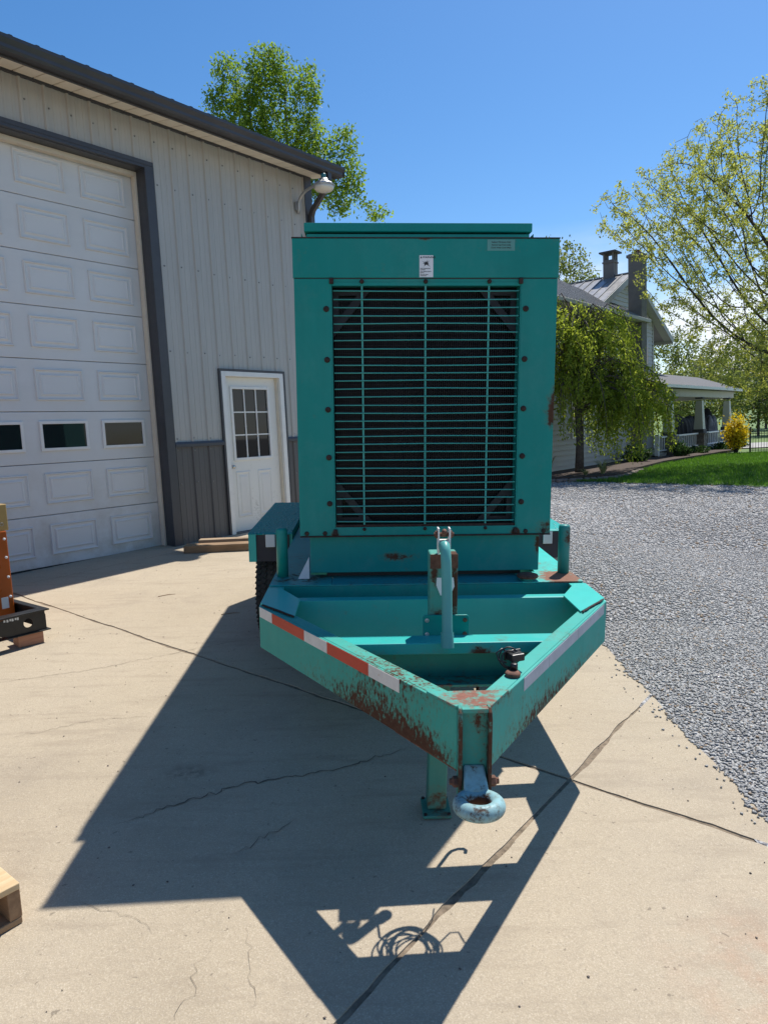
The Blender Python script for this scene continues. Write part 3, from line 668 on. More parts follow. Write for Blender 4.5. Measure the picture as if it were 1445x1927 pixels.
# timbers by the entry door
def gp3(x, y, dz=0): return Vector((x, y, plane_z(x, y)+dz))
def timber1(name, label, p0, p1, w, h, dz, mat):
    p0, p1 = gp3(*p0, dz), gp3(*p1, dz); L = (p1-p0).length; d = (p1-p0)
    o = MB().box(0, L, 0, w, 0, h).build(name, mat, None, bevel=.005); o.location = p0; o.rotation_euler = (0, -math.asin(d.z/L), math.atan2(d.y, d.x))
    return tag(o, label, 'board', 'boards on the ground by the entry door')
timber1('timber', 'thick brown timber on the concrete, nearer of the boards at the entry door', (-2.33,7.88), (-.75,8.02), .19, .085, .002, M['wood_brown'])
timber1('board', 'weathered grey-brown board lying behind the thick timber at the entry door', (-2.22,8.13), (-.8,8.22), .14, .105, .002, M['wood_grey'])

# ------------------------------------------------------------------ orange unit on a black skid, lower left
KX, KY = barn_w(*uv_of(-2.50, 4.93)); sk0 = Vector((KX, KY, plane_z(KX, KY)))
SKR = BZ+math.pi                      # local x runs back along the facade direction
def skid_thing(name, label, cat): return thing(name, label, cat, sk0, BZ)
sk = skid_thing('skid_unit', 'orange cabinet on a black steel skid at the left edge', 'machine')
zb, zt = .095, .245
web = MB()
# end beam towards the camera with cut-outs built as pieces round a round hole
def plate_with_hole(x0, x1, z0, z1, cx, cz, r, y0, y1):
    n = 24; ring = [(cx+r*math.cos(2*math.pi*k/n), cz+r*math.sin(2*math.pi*k/n)) for k in range(n)]
    out = []
    for k in range(n):
        a = 2*math.pi*k/n; c, s = math.cos(a), math.sin(a); t = min(((x1-cx)/c if c > 1e-9 else (x0-cx)/c if c < -1e-9 else 9e9), ((z1-cz)/s if s > 1e-9 else (z0-cz)/s if s < -1e-9 else 9e9)); out.append((cx+t*c, cz+t*s))
    V = [(x,y,z) for y in (y0,y1) for L in (ring,out) for x,z in L]; Fc = []
    for k in range(n):
        m = (k+1)%n; Fc += [(k,m,n+m,n+k),(2*n+k,3*n+k,3*n+m,2*n+m),(k,2*n+k,2*n+m,m),(n+k,n+m,3*n+m,3*n+k)]
    return V, Fc
web.add(*plate_with_hole(-.32, 0, zb, zt-.012, -.125, zb+.072, .033, 0, .008))
web.box(-2.2,-.3201,0,.008,zb,zt-.012)
web.build('end_beam', M['skid'], sk)
MB().box(-2.2,.022,-.022,.075,zt-.012,zt).build('top_flange', M['skid'], sk, bevel=.003)
MB().box(-2.2,.022,-.022,.06,zb-.008,zb).build('bottom_flange', M['skid'], sk, bevel=.002)
MB().box(-.008,0,.009,1.9,zb,zt-.012).build('side_rail', M['skid'], sk)
MB().box(-.030,.022,.076,1.9,zt-.012,zt).build('side_flange', M['skid'], sk, bevel=.003)
MB().box(-2.1,-.009,.40,1.85,zb+.002,zb+.010).build('floor_plate', M['skid'], sk)
MB().box(-1.9,-.034,.42,1.7,zb+.012,.80).build('cabinet', M['orange'], sk, bevel=.008)
b = MB()
for z in (.30,.45,.60,.74): b.lathe([(.010,.4195),(.010,.412),(.004,.408)], (-.058,0,z), 1, 10)
for z in (.36,.66): b.lathe([(.009,-.0335),(.009,-.026),(.004,-.023)], (0,.46,z), 0, 10)
b.build('bolts', M['refl_white'], sk)['kind'] = 'stuff'
MB().box(-.125,-.075,.4155,.4195,.215,.30).build('data_plate', M['refl_white'], sk)
b = MB()
for k, x in enumerate((-.29,-.27,-.25,-.235,-.215,-.20)): b.box(x, x+.012, -.0025, -.0005, zt-.035-.004*(k%2), zt-.020)
b.build('worn_lettering', M['refl_white'], sk)
bx_ = skid_thing('tan_box', 'tan metal box resting on top of the orange cabinet', 'box'); bx_.location.z += .825
V0 = MB().box(-.50,-.012,.43,.80,0,.20).build('case', M['tan'], bx_, bevel=.006); bx_.location.z -= .0245
MB().torus((-.06,.4285,.05), .012, .0025, 16, 6, 1, Matrix.Rotation(math.pi/2, 3, 'X')).build('hasp_ring', M['metal'], bx_)
wb = thing('wood_block', 'short reddish wood block under the corner of the black skid', 'block', sk0+DX*(-.03)+NX*(.005), BZ-.12)
MB().box(-.17,.0,.0,.13,.001,.086).build('timber', M['wood_red'], wb, bevel=.004)
wb.location.z = plane_z(wb.location.x, wb.location.y)

# ------------------------------------------------------------------ pallet, lower left corner
pc = gp3(-1.24, 2.10); pal = thing('pallet', 'wooden pallet with pale top boards at the lower left edge', 'pallet', pc, BZ)
for k, y in enumerate((0,.20,.38,.56,.74,.92)):
    MB().box(-1.2+rnd.uniform(-.01,.01), .006*(k%2), y, y+.145, .120, .142).build('deck_board', M['wood_pale'], pal, bevel=.003)
for x in (-.04,-.62,-1.18): MB().box(x, x+.04, .004, 1.06, .0235, .1195).build('stringer', M['wood_dark'], pal, bevel=.003)
for y in (.003,.45,.92): MB().box(-1.19, -.002, y, y+.10, .002, .0232).build('bottom_board', M['wood_brown'], pal, bevel=.003)

# ------------------------------------------------------------------ trailer (local: x right, y to the rear, z up; origin on the concrete under the front corners)
TO = Vector((.17411, 3.03012, -.25466)); TRx = Vector((.99888307,.02773306,-.03825563)); TFy = Vector((-.02624472,.99896859,.03705356)); TUz = Vector((.03924378,-.03600817,.99858066))
TM = Matrix(((TRx.x,TFy.x,TUz.x,TO.x),(TRx.y,TFy.y,TUz.y,TO.y),(TRx.z,TFy.z,TUz.z,TO.z),(0,0,0,1)))
tr = thing('trailer', 'teal steel drawbar trailer with rust patches and pintle ring', 'trailer', mat=TM)
WF, ZF, FD, TL, WNN = .775, .764, .189, 1.084, .048
ZB = ZF-FD
frame = bpy.data.objects.new('frame', None); col.objects.link(frame); frame.parent = tr
for s in (-1, 1):
    m = M['teal_beam_l'] if s < 0 else M['teal_beam_r']
    d = Vector((s*(WNN-WF), -TL, 0)); L = d.length; d.normalize(); n = Vector((-s*abs(d.y), abs(d.x)*1.0, 0)); n = Vector((-d.y*-s*-1, 0, 0)) if False else Vector((-s*abs(d.y), abs(d.x), 0))
    p0 = Vector((s*WF, 0, 0)); p1 = Vector((s*WNN, -TL, 0))
    def vb(z0, z1, a0, a1, e0=0, e1=0):
        q = [p0+d*e0+n*a0, p1-d*e1+n*a0, p1-d*e1+n*a1, p0+d*e0+n*a1]
        poly = [(v.x, v.y) for v in q]
        return poly if s > 0 else poly
    def pr(mb, poly, z0, z1):
        ar = sum(poly[k][0]*poly[(k+1)%4][1]-poly[(k+1)%4][0]*poly[k][1] for k in range(4))
        mb.prism(poly if ar > 0 else poly[::-1], z0, z1)
    b = MB(); pr(b, vb(0,0,0,.012,0,0), ZB, ZF-.0002); pr(b, vb(0,0,.0122,.066,.0,.02), ZF-.013, ZF-.0004); pr(b, vb(0,0,.0122,.066,.0,.02), ZB+.0004, ZB+.013)
    b.build('drawbar_beam', m, frame, bevel=.003)
    # side rail
    b = MB(); x0, x1 = (WF-.012, WF) if s > 0 else (-WF, -WF+.012)
    b.box(x0, x1, .003, 4.35, ZB, ZF-.001); xi0, xi1 = (WF-.075, WF-.0122) if s > 0 else (-WF+.0122, -WF+.075)
    b.box(xi0, xi1, .003, 4.35, ZF-.014, ZF-.0014); b.box(xi0, xi1, .003, 4.35, ZB+.001, ZB+.013); b.build('side_rail', M['teal'], frame, bevel=.003)
    # corner gusset plate on top, deck plate along the base, welded
    g = [(s*.771,.02),(s*.600,-.178),(s*.600,.072),(s*.715,.285),(s*.771,.285)]
    g = g if s < 0 else g[::-1]
    ar = sum(g[k][0]*g[(k+1)%5][1]-g[(k+1)%5][0]*g[k][1] for k in range(5)); g = g if ar > 0 else g[::-1]
    MB().prism(g, ZF+.0005, ZF+.009).build('corner_gusset', M['teal'], frame, bevel=.002)
    wv = MB(); pts = []
    for k in range(16):
        t = k/15; pts.append((s*(.757-.150*t)+rnd.uniform(-.002,.002), -.0015-.178*t+rnd.uniform(-.003,.003), ZF+.006))
    wv.tube(pts, .0045, 6); wv.build('weld_bead', M['rust_dark'], frame)
    dm = M['teal_deck_r'] if s > 0 else M['teal_deck_l']
    xa, xb = sorted((s*.585, s*.772)); MB().box(xa, xb, .536, 4.3, ZF+.0008, ZF+.007).build('deck_plate', dm, frame, bevel=.0015)
    xa, xb = sorted((s*.47, s*.772)); MB().box(xa, xb, .325, .535, ZF+.0008, ZF+.008).build('deck_plate', dm, frame, bevel=.0015)
MB().box(-.469,.469,.325,.60,ZF+.0006,ZF+.007).build('deck_plate', paint('teal_paint_front_deck', (.012,.28,.29), .69, [((-.1,.34,.77), .5, .12, (.4,2.4,1))], scale=36), frame, bevel=.0015)
def xw(y, inset=.066): t = -y/TL; return WF+(WNN-WF)*t-inset*1.2    # inner half width of the V at y
MB().box(-.70,.70,.325,.337,ZF-.10,ZF-.0002).build('crossmember', M['teal_base'], frame, bevel=.002)
MB().box(-.70,.70,.338,.40,ZF-.012,ZF-.0003).build('crossmember', M['teal'], frame)
b = MB().box(-.695,.695,.076,.088,ZB,ZF-.001); b.box(-.695,.695,.0882,.132,ZF-.011,ZF-.0012); b.build('crossmember', M['teal_cross'], frame, bevel=.002)
w2 = xw(-.47)+.02
MB().prism([(-xw(-.42)-.03,-.42),(-xw(-.513)-.03,-.513),(xw(-.513)+.03,-.513),(xw(-.42)+.03,-.42)], ZF-.046, ZF-.002).build('crossmember', M['teal_cross'], frame, bevel=.004)
MB().box(-xw(-.42)-.02, xw(-.42)+.02, -.428, -.420, ZB+.008, ZF-.047).build('crossmember_web', M['teal_beam_l'], frame)
MB().prism([(-xw(-.42)-.02,-.4285),(-xw(-.52)-.02,-.515),(xw(-.52)+.02,-.515),(xw(-.42)+.02,-.4285)], ZB+.0145, ZB+.023).build('bottom_plate', M['teal_apex'], frame)
MB().prism([(-.1266,-.972),(-.052,-1.083),(.052,-1.083),(.1266,-.972)], ZF+.0004, ZF+.009).build('apex_gusset', M['teal_apex'], frame, bevel=.002)
MB().prism([(-.215,-.815),(-.045,-1.075),(.045,-1.075),(.215,-.815)], ZB-.010, ZB-.001).build('bottom_gusset', M['rust'], frame)
for y in (1.2, 2.0, 2.8, 3.6): MB().box(-.76,.76,y,y+.05,ZB+.014,ZF-.016).build('crossmember', M['teal'], frame)
# nose channel and pintle ring
nose = bpy.data.objects.new('pintle_mount', None); col.objects.link(nose); nose.parent = tr
for s in (-1, 1):
    x0, x1 = sorted((s*.0375, s*.0475))
    MB().prism_axis([(-1.086,.500),(-1.132,.520),(-1.132,.752),(-1.124,.770),(-1.110,.779),(-1.086,.779)][::-1], 0, x0, x1).build('side_flange', M['teal_nose'], nose, bevel=.002)
MB().box(-.037,.037,-1.098,-1.086,.505,.775).build('back_plate', M['teal_nose'], nose)
MB().box(-.0373,.0373,-1.118,-1.0985,.767,.7785).build('top_lip', M['teal_apex'], nose)
for s in (-1, 1): MB().lathe([(.016,s*.048),(.016,s*.060),(.009,s*.066),(.009,s*.072)], (0,-1.112,.555), 0, 6).build('bolt', M['rust'], nose)
T5 = Matrix.Rotation(-.10, 3, 'X')
ring = MB().torus((0,-1.198,.532), .0515, .0225, 56, 20, 1.05, T5).build('pintle_ring', M['ring'], nose, True)
MB().add([(-.031,-1.10,.602),(.031,-1.10,.602),(.031,-1.10,.520),(-.031,-1.10,.520),(-.036,-1.158,.552),(.036,-1.158,.552),(.036,-1.158,.508),(-.036,-1.158,.508)],
         [(0,1,2,3),(4,7,6,5),(0,4,5,1),(1,5,6,2),(2,6,7,3),(3,7,4,0)]).build('ring_shank', M['ring'], nose, bevel=.006)
# jack
jk = bpy.data.objects.new('jack', None); col.objects.link(jk); jk.parent = tr
b = MB().beam((-.010,-.362,.74), (-.028,-.362,.022), .076, .076, (0,1,0)); b.build('leg', M['jack_leg'], jk, bevel=.006)
MB().box(-.086,.028,-.438,-.300,.004,.016).build('foot', M['jack_leg'], jk, bevel=.003)
b = MB()
for x in (-.076,.018):
    for y in (-.428,-.310): b.lathe([(.007,.0162),(.007,.022)], (x,y,0), 2, 8)
b.build('foot_bolts', M['rust_dark'], jk)
MB().box(-.060,.047,-.405,-.312,.766,1.076).build('gear_housing', M['jack_paint'], jk, bevel=.006)
b = MB().box(-.0598,.0468,-.4075,-.4056,1.02,1.0755); b.build('housing_cap', M['rust'], jk)
pl = MB(); pl.prism_axis([(-.088,.742),(-.088,.832),(-.080,.840),(.082,.840),(.090,.832),(.090,.742)], 1, -.4189, -.4095); pl.build('mount_plate', M['teal_front'], jk, bevel=.002)
for x in (-.072,.074):
    for z in (.765,.82): MB().lathe([(.0085,-.4192),(.0085,-.4225),(.005,-.4235)], (x,0,z), 1, 10).build('bolt', M['rust'] if x > 0 else M['metal'], jk)
st_ = MB().add([(-.034,-.4083,.985),(.030,-.4083,.985),(.034,-.4083,.950),(.018,-.4083,.915),(-.02,-.4083,.915),(-.036,-.4083,.955)], [(0,1,2,3,4,5)][::1]).build('torn_sticker', M['sticker'], jk)
for s in (-1, 1):
    MB().box(-.008+s*.021-.003, -.008+s*.021+.003, -.425,-.385,1.078,1.178).build('handle_bracket', M['white'], jk, bevel=.001)
MB().box(-.026,.010,-.424,-.386,1.125,1.131).build('bracket_web', M['white'], jk)
b = MB().lathe([(.008,-.045),(.008,.030)], (0,-.405,1.152), 0, 10); b.lathe([(.015,-.040),(.015,-.030)], (0,-.405,1.152), 0, 6); b.lathe([(.015,.014),(.015,.024)], (0,-.405,1.152), 0, 6); b.build('pivot_bolt', M['rust'], jk)
MB().tube([(-.008,-.405,1.150),(-.008,-.420,1.165),(-.008,-.425,1.168)], .010, 10).build('pivot_neck', M['rust'], jk, True)
hp = [(-.011,-.408,1.095),(-.011,-.430,1.117),(-.010,-.455,1.118),(-.009,-.474,1.098),(-.008,-.485,1.06),(-.007,-.498,.99),(-.008,-.525,.86),(-.009,-.548,.775)]
MB().tube(hp, .0195, 20, False).build('crank_handle', M['handle'], jk, True)
MB().tube([(-.009,-.538,.812),(-.009,-.552,.757)], [.0235,.0235], 20, False).build('handle_sleeve', M['handle'], jk, True)
MB().tube([(-.009,-.546,.783),(-.009,-.5515,.7585)], .017, 16).build('handle_bore', M['rust_dark'], jk)
# posts, fuel cap
for s, m in ((-1, M['teal_front']), (1, paint('teal_post_right', (.02,.25,.24), .69, [((.74,.50,.96), .13, .24, (2,1,1))], scale=36))):
    MB().lathe([(.029,ZF+.0085),(.029,1.012),(.026,1.022),(.010,1.026)], (s*.726,.509,0), 2, 24).build('post', m, tr, True)
MB().lathe([(.026,ZF+.008),(.026,.79),(.024,.80)], (.505,.365,0), 2, 20).build('filler_neck', M['teal'], tr, True)
MB().lathe([(.030,.782),(.050,.786),(.054,.792),(.050,.800),(.036,.804),(.012,.805)], (.505,.365,0), 2, 24).build('filler_cap', M['rust'], tr, True)
MB().tube([(.125,-.43,.585),(.125,-.43,.43),(.130,-.43,.395),(.148,-.43,.375),(.170,-.43,.378),(.183,-.43,.398),(.188,-.43,.425)], .007, 8).build('chain_hook', M['rust_dark'], tr, True)
# reflective tape
def tape_seg(s, t0, t1, mat, z0=.718, z1=.7625):
    d = Vector((s*(WNN-WF), -TL, 0)); n = Vector((s*TL, WNN-WF, 0)).normalized()     # outward
    n = Vector((s*abs(d.y), -abs(d.x), 0)).normalized()
    a = Vector((s*WF, 0, 0))+d*t0; b_ = Vector((s*WF, 0, 0))+d*t1
    q = [a+n*.0004, b_+n*.0004, b_+n*.0016, a+n*.0016]; poly = [(v.x, v.y) for v in q]
    ar = sum(poly[k][0]*poly[(k+1)%4][1]-poly[(k+1)%4][0]*poly[k][1] for k in range(4))
    MB().prism(poly if ar > 0 else poly[::-1], z0, z1).build('reflective_tape', mat, tr)
for t0, t1, m in ((.006,.097,'tape_white'),(.0975,.311,'tape_red'),(.3115,.444,'tape_white'),(.4445,.654,'tape_red'),(.6545,.788,'tape_white')): tape_seg(-1, t0, t1, M[m])
for t0, t1 in ((.035,.33),(.332,.60),(.602,.79)): tape_seg(1, t0, t1, M['tape_grey'], .716, .760)
# fenders and wheels
tyre_me = rim_me = hub_me = tr_me = None
for s in (-1, 1):
    fe = bpy.data.objects.new('fender', None); col.objects.link(fe); fe.parent = tr
    xa, xb = sorted((s*.780, s*1.067))
    MB().prism_axis([(1.53,.805),(1.56,.812),(3.0,.812),(3.0,.806),(1.56,.806),(1.533,.80)][::-1], 0, xa, xb).build('tread_plate', M['tread'], fe)
    xo = sorted((s*1.062, s*1.067)); MB().box(xo[0], xo[1], 1.56, 3.0, .735, .8055).build('skirt', M['teal'], fe)
    xp = sorted((s*1.016, s*1.066)); MB().box(xp[0], xp[1], 1.532, 1.558, .618, .805).build('front_edge', M['teal'], fe, bevel=.002)
    xp = sorted((s*.800, s*1.0155)); MB().box(xp[0], xp[1], 1.540, 1.556, .620, .804).build('front_panel', M['navy'], fe)
    xp = sorted((s*.891, s*.954)); MB().box(xp[0], xp[1], 1.531, 1.5395, .716, .803).build('marker_lens', M['refl_white'], fe, bevel=.004)
    MB().box(xp[0]+.008, xp[1]-.004, 1.531, 1.5395, .704, .7155).build('marker_base', M['black'], fe)
    xp = sorted((s*.780, s*.84)); MB().box(xp[0], xp[1], 1.56, 3.0, .70, .803).build('inner_skirt', M['teal'], fe)
    if s > 0: MB().box(.79, 1.03, 1.545, 1.551, .42, .615).build('mud_flap', M['grey_flap'], fe)
    for wy in (1.96, 2.66):
        wh = bpy.data.objects.new('wheel', None); col.objects.link(wh); wh.parent = tr; wh.location = (s*.945, wy, .345)
        if s < 0: wh.rotation_euler[2] = math.pi
        if tyre_me is None:
            pr_ = [(.20,-.085),(.24,-.098),(.30,-.103),(.325,-.098),(.339,-.085),(.344,-.05),(.345,0),(.344,.05),(.339,.085),(.325,.098),(.30,.103),(.24,.098),(.20,.085)]
            t_ = MB().lathe(pr_[::-1], (0,0,0), 0, 64); o = t_.build('tyre', M['rubber'], wh, True); tyre_me = o.data
            tb = MB()
            for k in range(60):
                a = 2*math.pi*k/60
                for j, x in enumerate((-.082,-.045,0,.045,.082)):
                    aa = a+(.045 if j%2 else 0)+.01*math.sin(k*7+j); c_, s_ = math.cos(aa), math.sin(aa); tg = Vector((0,-s_,c_)); rd = Vector((0,c_,s_)); R = .340 if abs(x) > .08 else .345
                    p = Vector((x,0,0))+rd*R; w = .018 if abs(x) > .08 else .0165
                    tb.beam(p-tg*.0125+Vector((.006,0,0)), p+tg*.0125-Vector((.006,0,0)), w*2, .016, rd)
            o = tb.build('tread', M['rubber'], wh); tr_me = o.data
            o = MB().lathe([(.205,.07),(.20,.08),(.19,.05),(.15,.02),(.10,.045),(.05,.05),(.04,.075),(.01,.08)], (0,0,0), 0, 40).build('rim', M['rim'], wh, True); rim_me = o.data
        else:
            link('tyre', tyre_me, None, wh); link('tread', tr_me, None, wh); link('rim', rim_me, None, wh)
for wy in (1.96, 2.66): MB().tube([(-.90,wy,.345),(.90,wy,.345)], .035, 12).build('axle', M['black'], tr)
MB().box(-.74,.74,1.95,2.70,.40,.44).build('spring_pack', M['black'], tr)
MB().box(-.775,.775,4.352,4.40,ZB-.02,ZF).build('rear_bumper', M['teal'], tr)
for s in (-1,1): MB().tube([(s*.6,4.2,ZB+.005),(s*.6,4.2,.02)], .03, 12).build('rear_stand', M['teal'], tr)
# pale plate added in place of a sunlit patch beside the base
MB().prism_axis([(-.642,ZF+.009),(-.585,ZF+.009),(-.585,.885)], 1, .445, .452).build('lit_patch_plate', M['refl_white'], tr)

# plug and coiled cable
pg = thing('trailer_plug', 'black plug with short cable on the right drawbar beam', 'plug', mat=TM @ Matrix.Translation((.175,-.815,ZF)))
Rz = Matrix.Rotation(.35, 3, 'Z')
def rb(x0,x1,y0,y1,z0,z1):
    b = MB().box(x0,x1,y0,y1,z0,z1); b.v = [tuple(Rz @ Vector(p)) for p in b.v]; return b
rb(-.004,.046,.002,.040,.0325,.058).build('plug_body', M['black'], pg, bevel=.004)
rb(-.010,.052,.038,.044,.028,.062).build('plug_lid', M['black'], pg, bevel=.002)
MB().lathe([(.024,.0004),(.026,.008),(.022,.014),(.006,.015)], (-.008,-.028,0), 2, 20).build('round_base', M['rust'], pg, True)
MB().lathe([(.012,.0155),(.012,.034),(.008,.036)], (.0,-.01,0), 2, 14).build('swivel', M['black'], pg, True)
for k, r in enumerate((.022,.028)):
    MB().tube([(-.008+math.cos(a)*r*1.2, .018+k*.01+math.sin(a)*r*.6, .030+r*math.sin(a)*1.1+.01) for a in [i*2*math.pi/18 for i in range(15)]], .0028, 6).build('cable', M['black'], pg, True)
MB().tube([(-.02,.01,.03),(-.045,.02,.036),(-.05,.035,.055),(-.03,.045,.066),(-.005,.04,.05)], .003, 6).build('cable', M['black'], pg, True)
cc = thing('cable_coil', 'coiled cable hanging under the drawbar nose', 'cable', mat=TM @ Matrix.Translation((.005,-.79,.585)))
b = MB()
for k in range(12):
    R = .078+rnd.uniform(-.022,.016); ox, oy = rnd.uniform(-.022,.022), rnd.uniform(-.022,.022); tx, ty_ = rnd.uniform(-.2,.2), rnd.uniform(-.15,.15); ph = rnd.random()*6
    b.tube([(ox+R*math.cos(a), oy+R*1.05*math.sin(a), .03*math.sin(a*2+ph)*.4+tx*R*math.cos(a)+ty_*R*math.sin(a)) for a in [i*2*math.pi/28 for i in range(28+k%3)]], .0032, 5)
b.build('loops', M['black'], cc, True)
b = MB(); b.tube([(.09,.02,.01),(.13,.06,.0),(.15,.05,-.02),(.16,.0,-.03)], .003, 5); b.tube([(.05,.07,.004),(.08,.12,-.004),(.085,.16,-.02)], .0025, 5); b.tube([(-.06,.03,.004),(-.09,.06,.0),(-.10,.10,-.02)], .004, 6); b.build('loose_ends', M['black'], cc, True)

# ------------------------------------------------------------------ generator (same local frame, standing on the trailer deck)
gen = thing('generator', 'teal enclosed generator with tall radiator grille on the trailer', 'generator', mat=TM @ Matrix.Translation((0,2.2,.79)))
gen['_off'] = (0,2.2,.79)
YB, WB_, Z0, Z1, ZS = .411, .6235, .995, 2.408, 2.229
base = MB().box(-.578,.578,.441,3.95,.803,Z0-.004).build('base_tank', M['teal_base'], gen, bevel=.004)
for y in (.50,1.6,2.7,3.7): MB().box(-.50,.50,y,y+.08,ZF+.0085,.8025).build('mount_foot', M['black'], gen)
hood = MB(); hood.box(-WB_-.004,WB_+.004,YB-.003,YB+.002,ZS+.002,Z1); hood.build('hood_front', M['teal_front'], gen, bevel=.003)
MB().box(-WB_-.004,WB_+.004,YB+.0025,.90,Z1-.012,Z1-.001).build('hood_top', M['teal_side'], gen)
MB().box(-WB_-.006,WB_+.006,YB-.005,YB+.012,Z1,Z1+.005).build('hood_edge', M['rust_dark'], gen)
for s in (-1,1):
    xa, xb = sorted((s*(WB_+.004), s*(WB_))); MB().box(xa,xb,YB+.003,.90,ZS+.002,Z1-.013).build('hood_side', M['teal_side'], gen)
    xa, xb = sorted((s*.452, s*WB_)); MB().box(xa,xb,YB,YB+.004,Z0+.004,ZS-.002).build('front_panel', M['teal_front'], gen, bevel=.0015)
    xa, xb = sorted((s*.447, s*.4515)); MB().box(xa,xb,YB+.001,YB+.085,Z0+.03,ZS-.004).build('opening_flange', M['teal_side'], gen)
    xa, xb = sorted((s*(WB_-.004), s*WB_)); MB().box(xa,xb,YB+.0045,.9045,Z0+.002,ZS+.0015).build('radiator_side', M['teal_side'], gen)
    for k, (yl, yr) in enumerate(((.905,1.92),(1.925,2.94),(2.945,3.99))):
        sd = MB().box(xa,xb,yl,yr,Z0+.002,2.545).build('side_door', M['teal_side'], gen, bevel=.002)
        xh = s*(WB_+.012); lh = MB().box(xh-.012,xh+.012,yl+.10,yl+.19,1.27,1.31); lh.build('latch', M['black'], sd)
        MB().box(xh-.010,xh+.012,yl+.11,yl+.15,1.311,1.33).build('latch_handle', M['metal'], sd)
    b = MB()
    for z in ((2.089,1.854,1.618,1.387,1.160)): b = MB().lathe([(.014,YB-.0002),(.0135,YB-.005),(.009,YB-.008)], (s*.474,0,z), 1, 14).build('panel_bolt', M['rust_dark'], gen, True)
    for z in (ZS-.012, Z0+.022):
        MB().box(s*.448-.010, s*.448+.010, YB-.010, YB+.002, z-.014, z+.014).build('corner_clip', M['rust_dark'], gen, bevel=.003)
    MB().lathe([(.012,YB-.0002),(.010,YB-.007)], (s*.50,0,Z0+.016), 1, 8).build('panel_bolt', M['rust_dark'], gen); MB().lathe([(.012,YB-.0002),(.010,YB-.007)], (s*.59,0,Z0+.016), 1, 8).build('panel_bolt', M['rust_dark'], gen)
MB().box(-.446,.446,YB+.002,YB+.006,Z0+.004,1.040).build('lower_panel', M['teal_front'], gen)
MB().box(-.60,.60,YB+.004,.90,Z0-.003,Z0+.003).build('sill_plate', M['rust_dark'], gen)
MB().box(-WB_,WB_,YB-.006,YB+.003,Z0-.003,Z0+.0035).build('sill_edge', M['rust_dark'], gen)
MB().box(-.446,.446,YB+.003,YB+.050,2.196,2.212).build('upper_rail', M['teal_side'], gen)
MB().box(-.446,.446,YB+.004,YB+.008,2.213,2.226).build('upper_strip', M['teal_front'], gen)
MB().box(-.62,.62,YB+.0044,YB+.007,ZS-.014,ZS+.02).build('seam_light_stop', M['black'], gen)  # black strip added to stop light leaking through the hood seam
# radiator behind the grille
rad = MB().box(-.60,.60,.535,.60,Z0+.01,2.20).build('radiator', M['rad'], gen)
b = MB()
for k in range(84):
    x = -.435+.87*k/83; b.box(x-.0012,x+.0012,.512,.5345,1.05,2.185)
b.build('fins', M['fin'], rad)['kind'] = 'stuff'
b = MB()
for k in range(60):
    z = 1.06+1.115*k/59; b.box(-.44,.44,.520,.526,z-.0008,z+.0008)
b.build('tubes', M['fin'], rad)['kind'] = 'stuff'
for sx_ in (-1,1):
    for sz, zc in ((1,2.19),(-1,1.05)):
        P = lambda a, c: (sx_*(.445-a), zc-sz*c)
        outer = [P(0,0),P(.185,0),P(.0,.225)]; inner = [P(.028,.028),P(.115,.028),P(.028,.135)]
        V = [(x,y,z) for y in (.490,.505) for L in (outer,inner) for x,z in L]
        Fc = [(0,1,4,3),(1,2,5,4),(2,0,3,5),(6,9,10,7),(7,10,11,8),(8,11,9,6),(3,4,10,9),(4,5,11,10),(5,3,9,11),(0,6,7,1),(1,7,8,2),(2,8,6,0)]
        MB().add(V, Fc).build('shroud_gusset', M['shroud'], gen)
MB().box(-.618,.618,YB+.0075,.90,ZS-.010,ZS-.003).build('sun_leak_plate', M['black'], gen)  # hidden plate added to keep sun from leaking in behind the grille
grille = bpy.data.objects.new('grille', None); col.objects.link(grille); grille.parent = gen; grille.matrix_parent_inverse = Matrix.Translation((0,-2.2,-.79))
for k in range(30):
    z = 2.172-k*.03805; sag = .004*math.sin(k*.9+.4)+rnd.uniform(-.0015,.0015)
    MB().tube([(-.440,YB+.004,z+rnd.uniform(-.001,.001)),(-.22,YB+.002,z-sag*.5),(0,YB+.001,z-sag),(.22,YB+.002,z-sag*.6),(.440,YB+.004,z+rnd.uniform(-.001,.001))], .0030, 8).build('grille_bar', M['teal_grille'], grille, True)
for x in (-.305,-.004,.298):
    MB().box(x-.0042,x+.0042,YB+.0062,YB+.011,1.045,2.215).build('grille_upright', M['teal_grille'], grille)
    MB().lathe([(.011,YB-.002),(.009,YB-.012),(.005,YB-.016)], (x,0,2.214), 1, 8).build('grille_bolt', M['rust_dark'], grille)
    MB().lathe([(.009,YB-.000),(.008,YB-.008),(.005,YB-.012)], (x,0,1.030), 1, 8).build('grille_bolt', M['rust_dark'], grille)
MB().box(-.446,.446,YB+.006,YB+.03,1.041,1.052).build('lower_rail', M['rust_dark'], gen)
# main roof behind the hood
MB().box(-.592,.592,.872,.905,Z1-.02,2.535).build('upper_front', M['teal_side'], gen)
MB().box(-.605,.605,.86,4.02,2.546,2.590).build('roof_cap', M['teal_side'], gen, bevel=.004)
MB().box(-WB_,WB_,3.992,4.0,Z0+.002,2.545).build('rear_panel', M['teal_side'], gen)
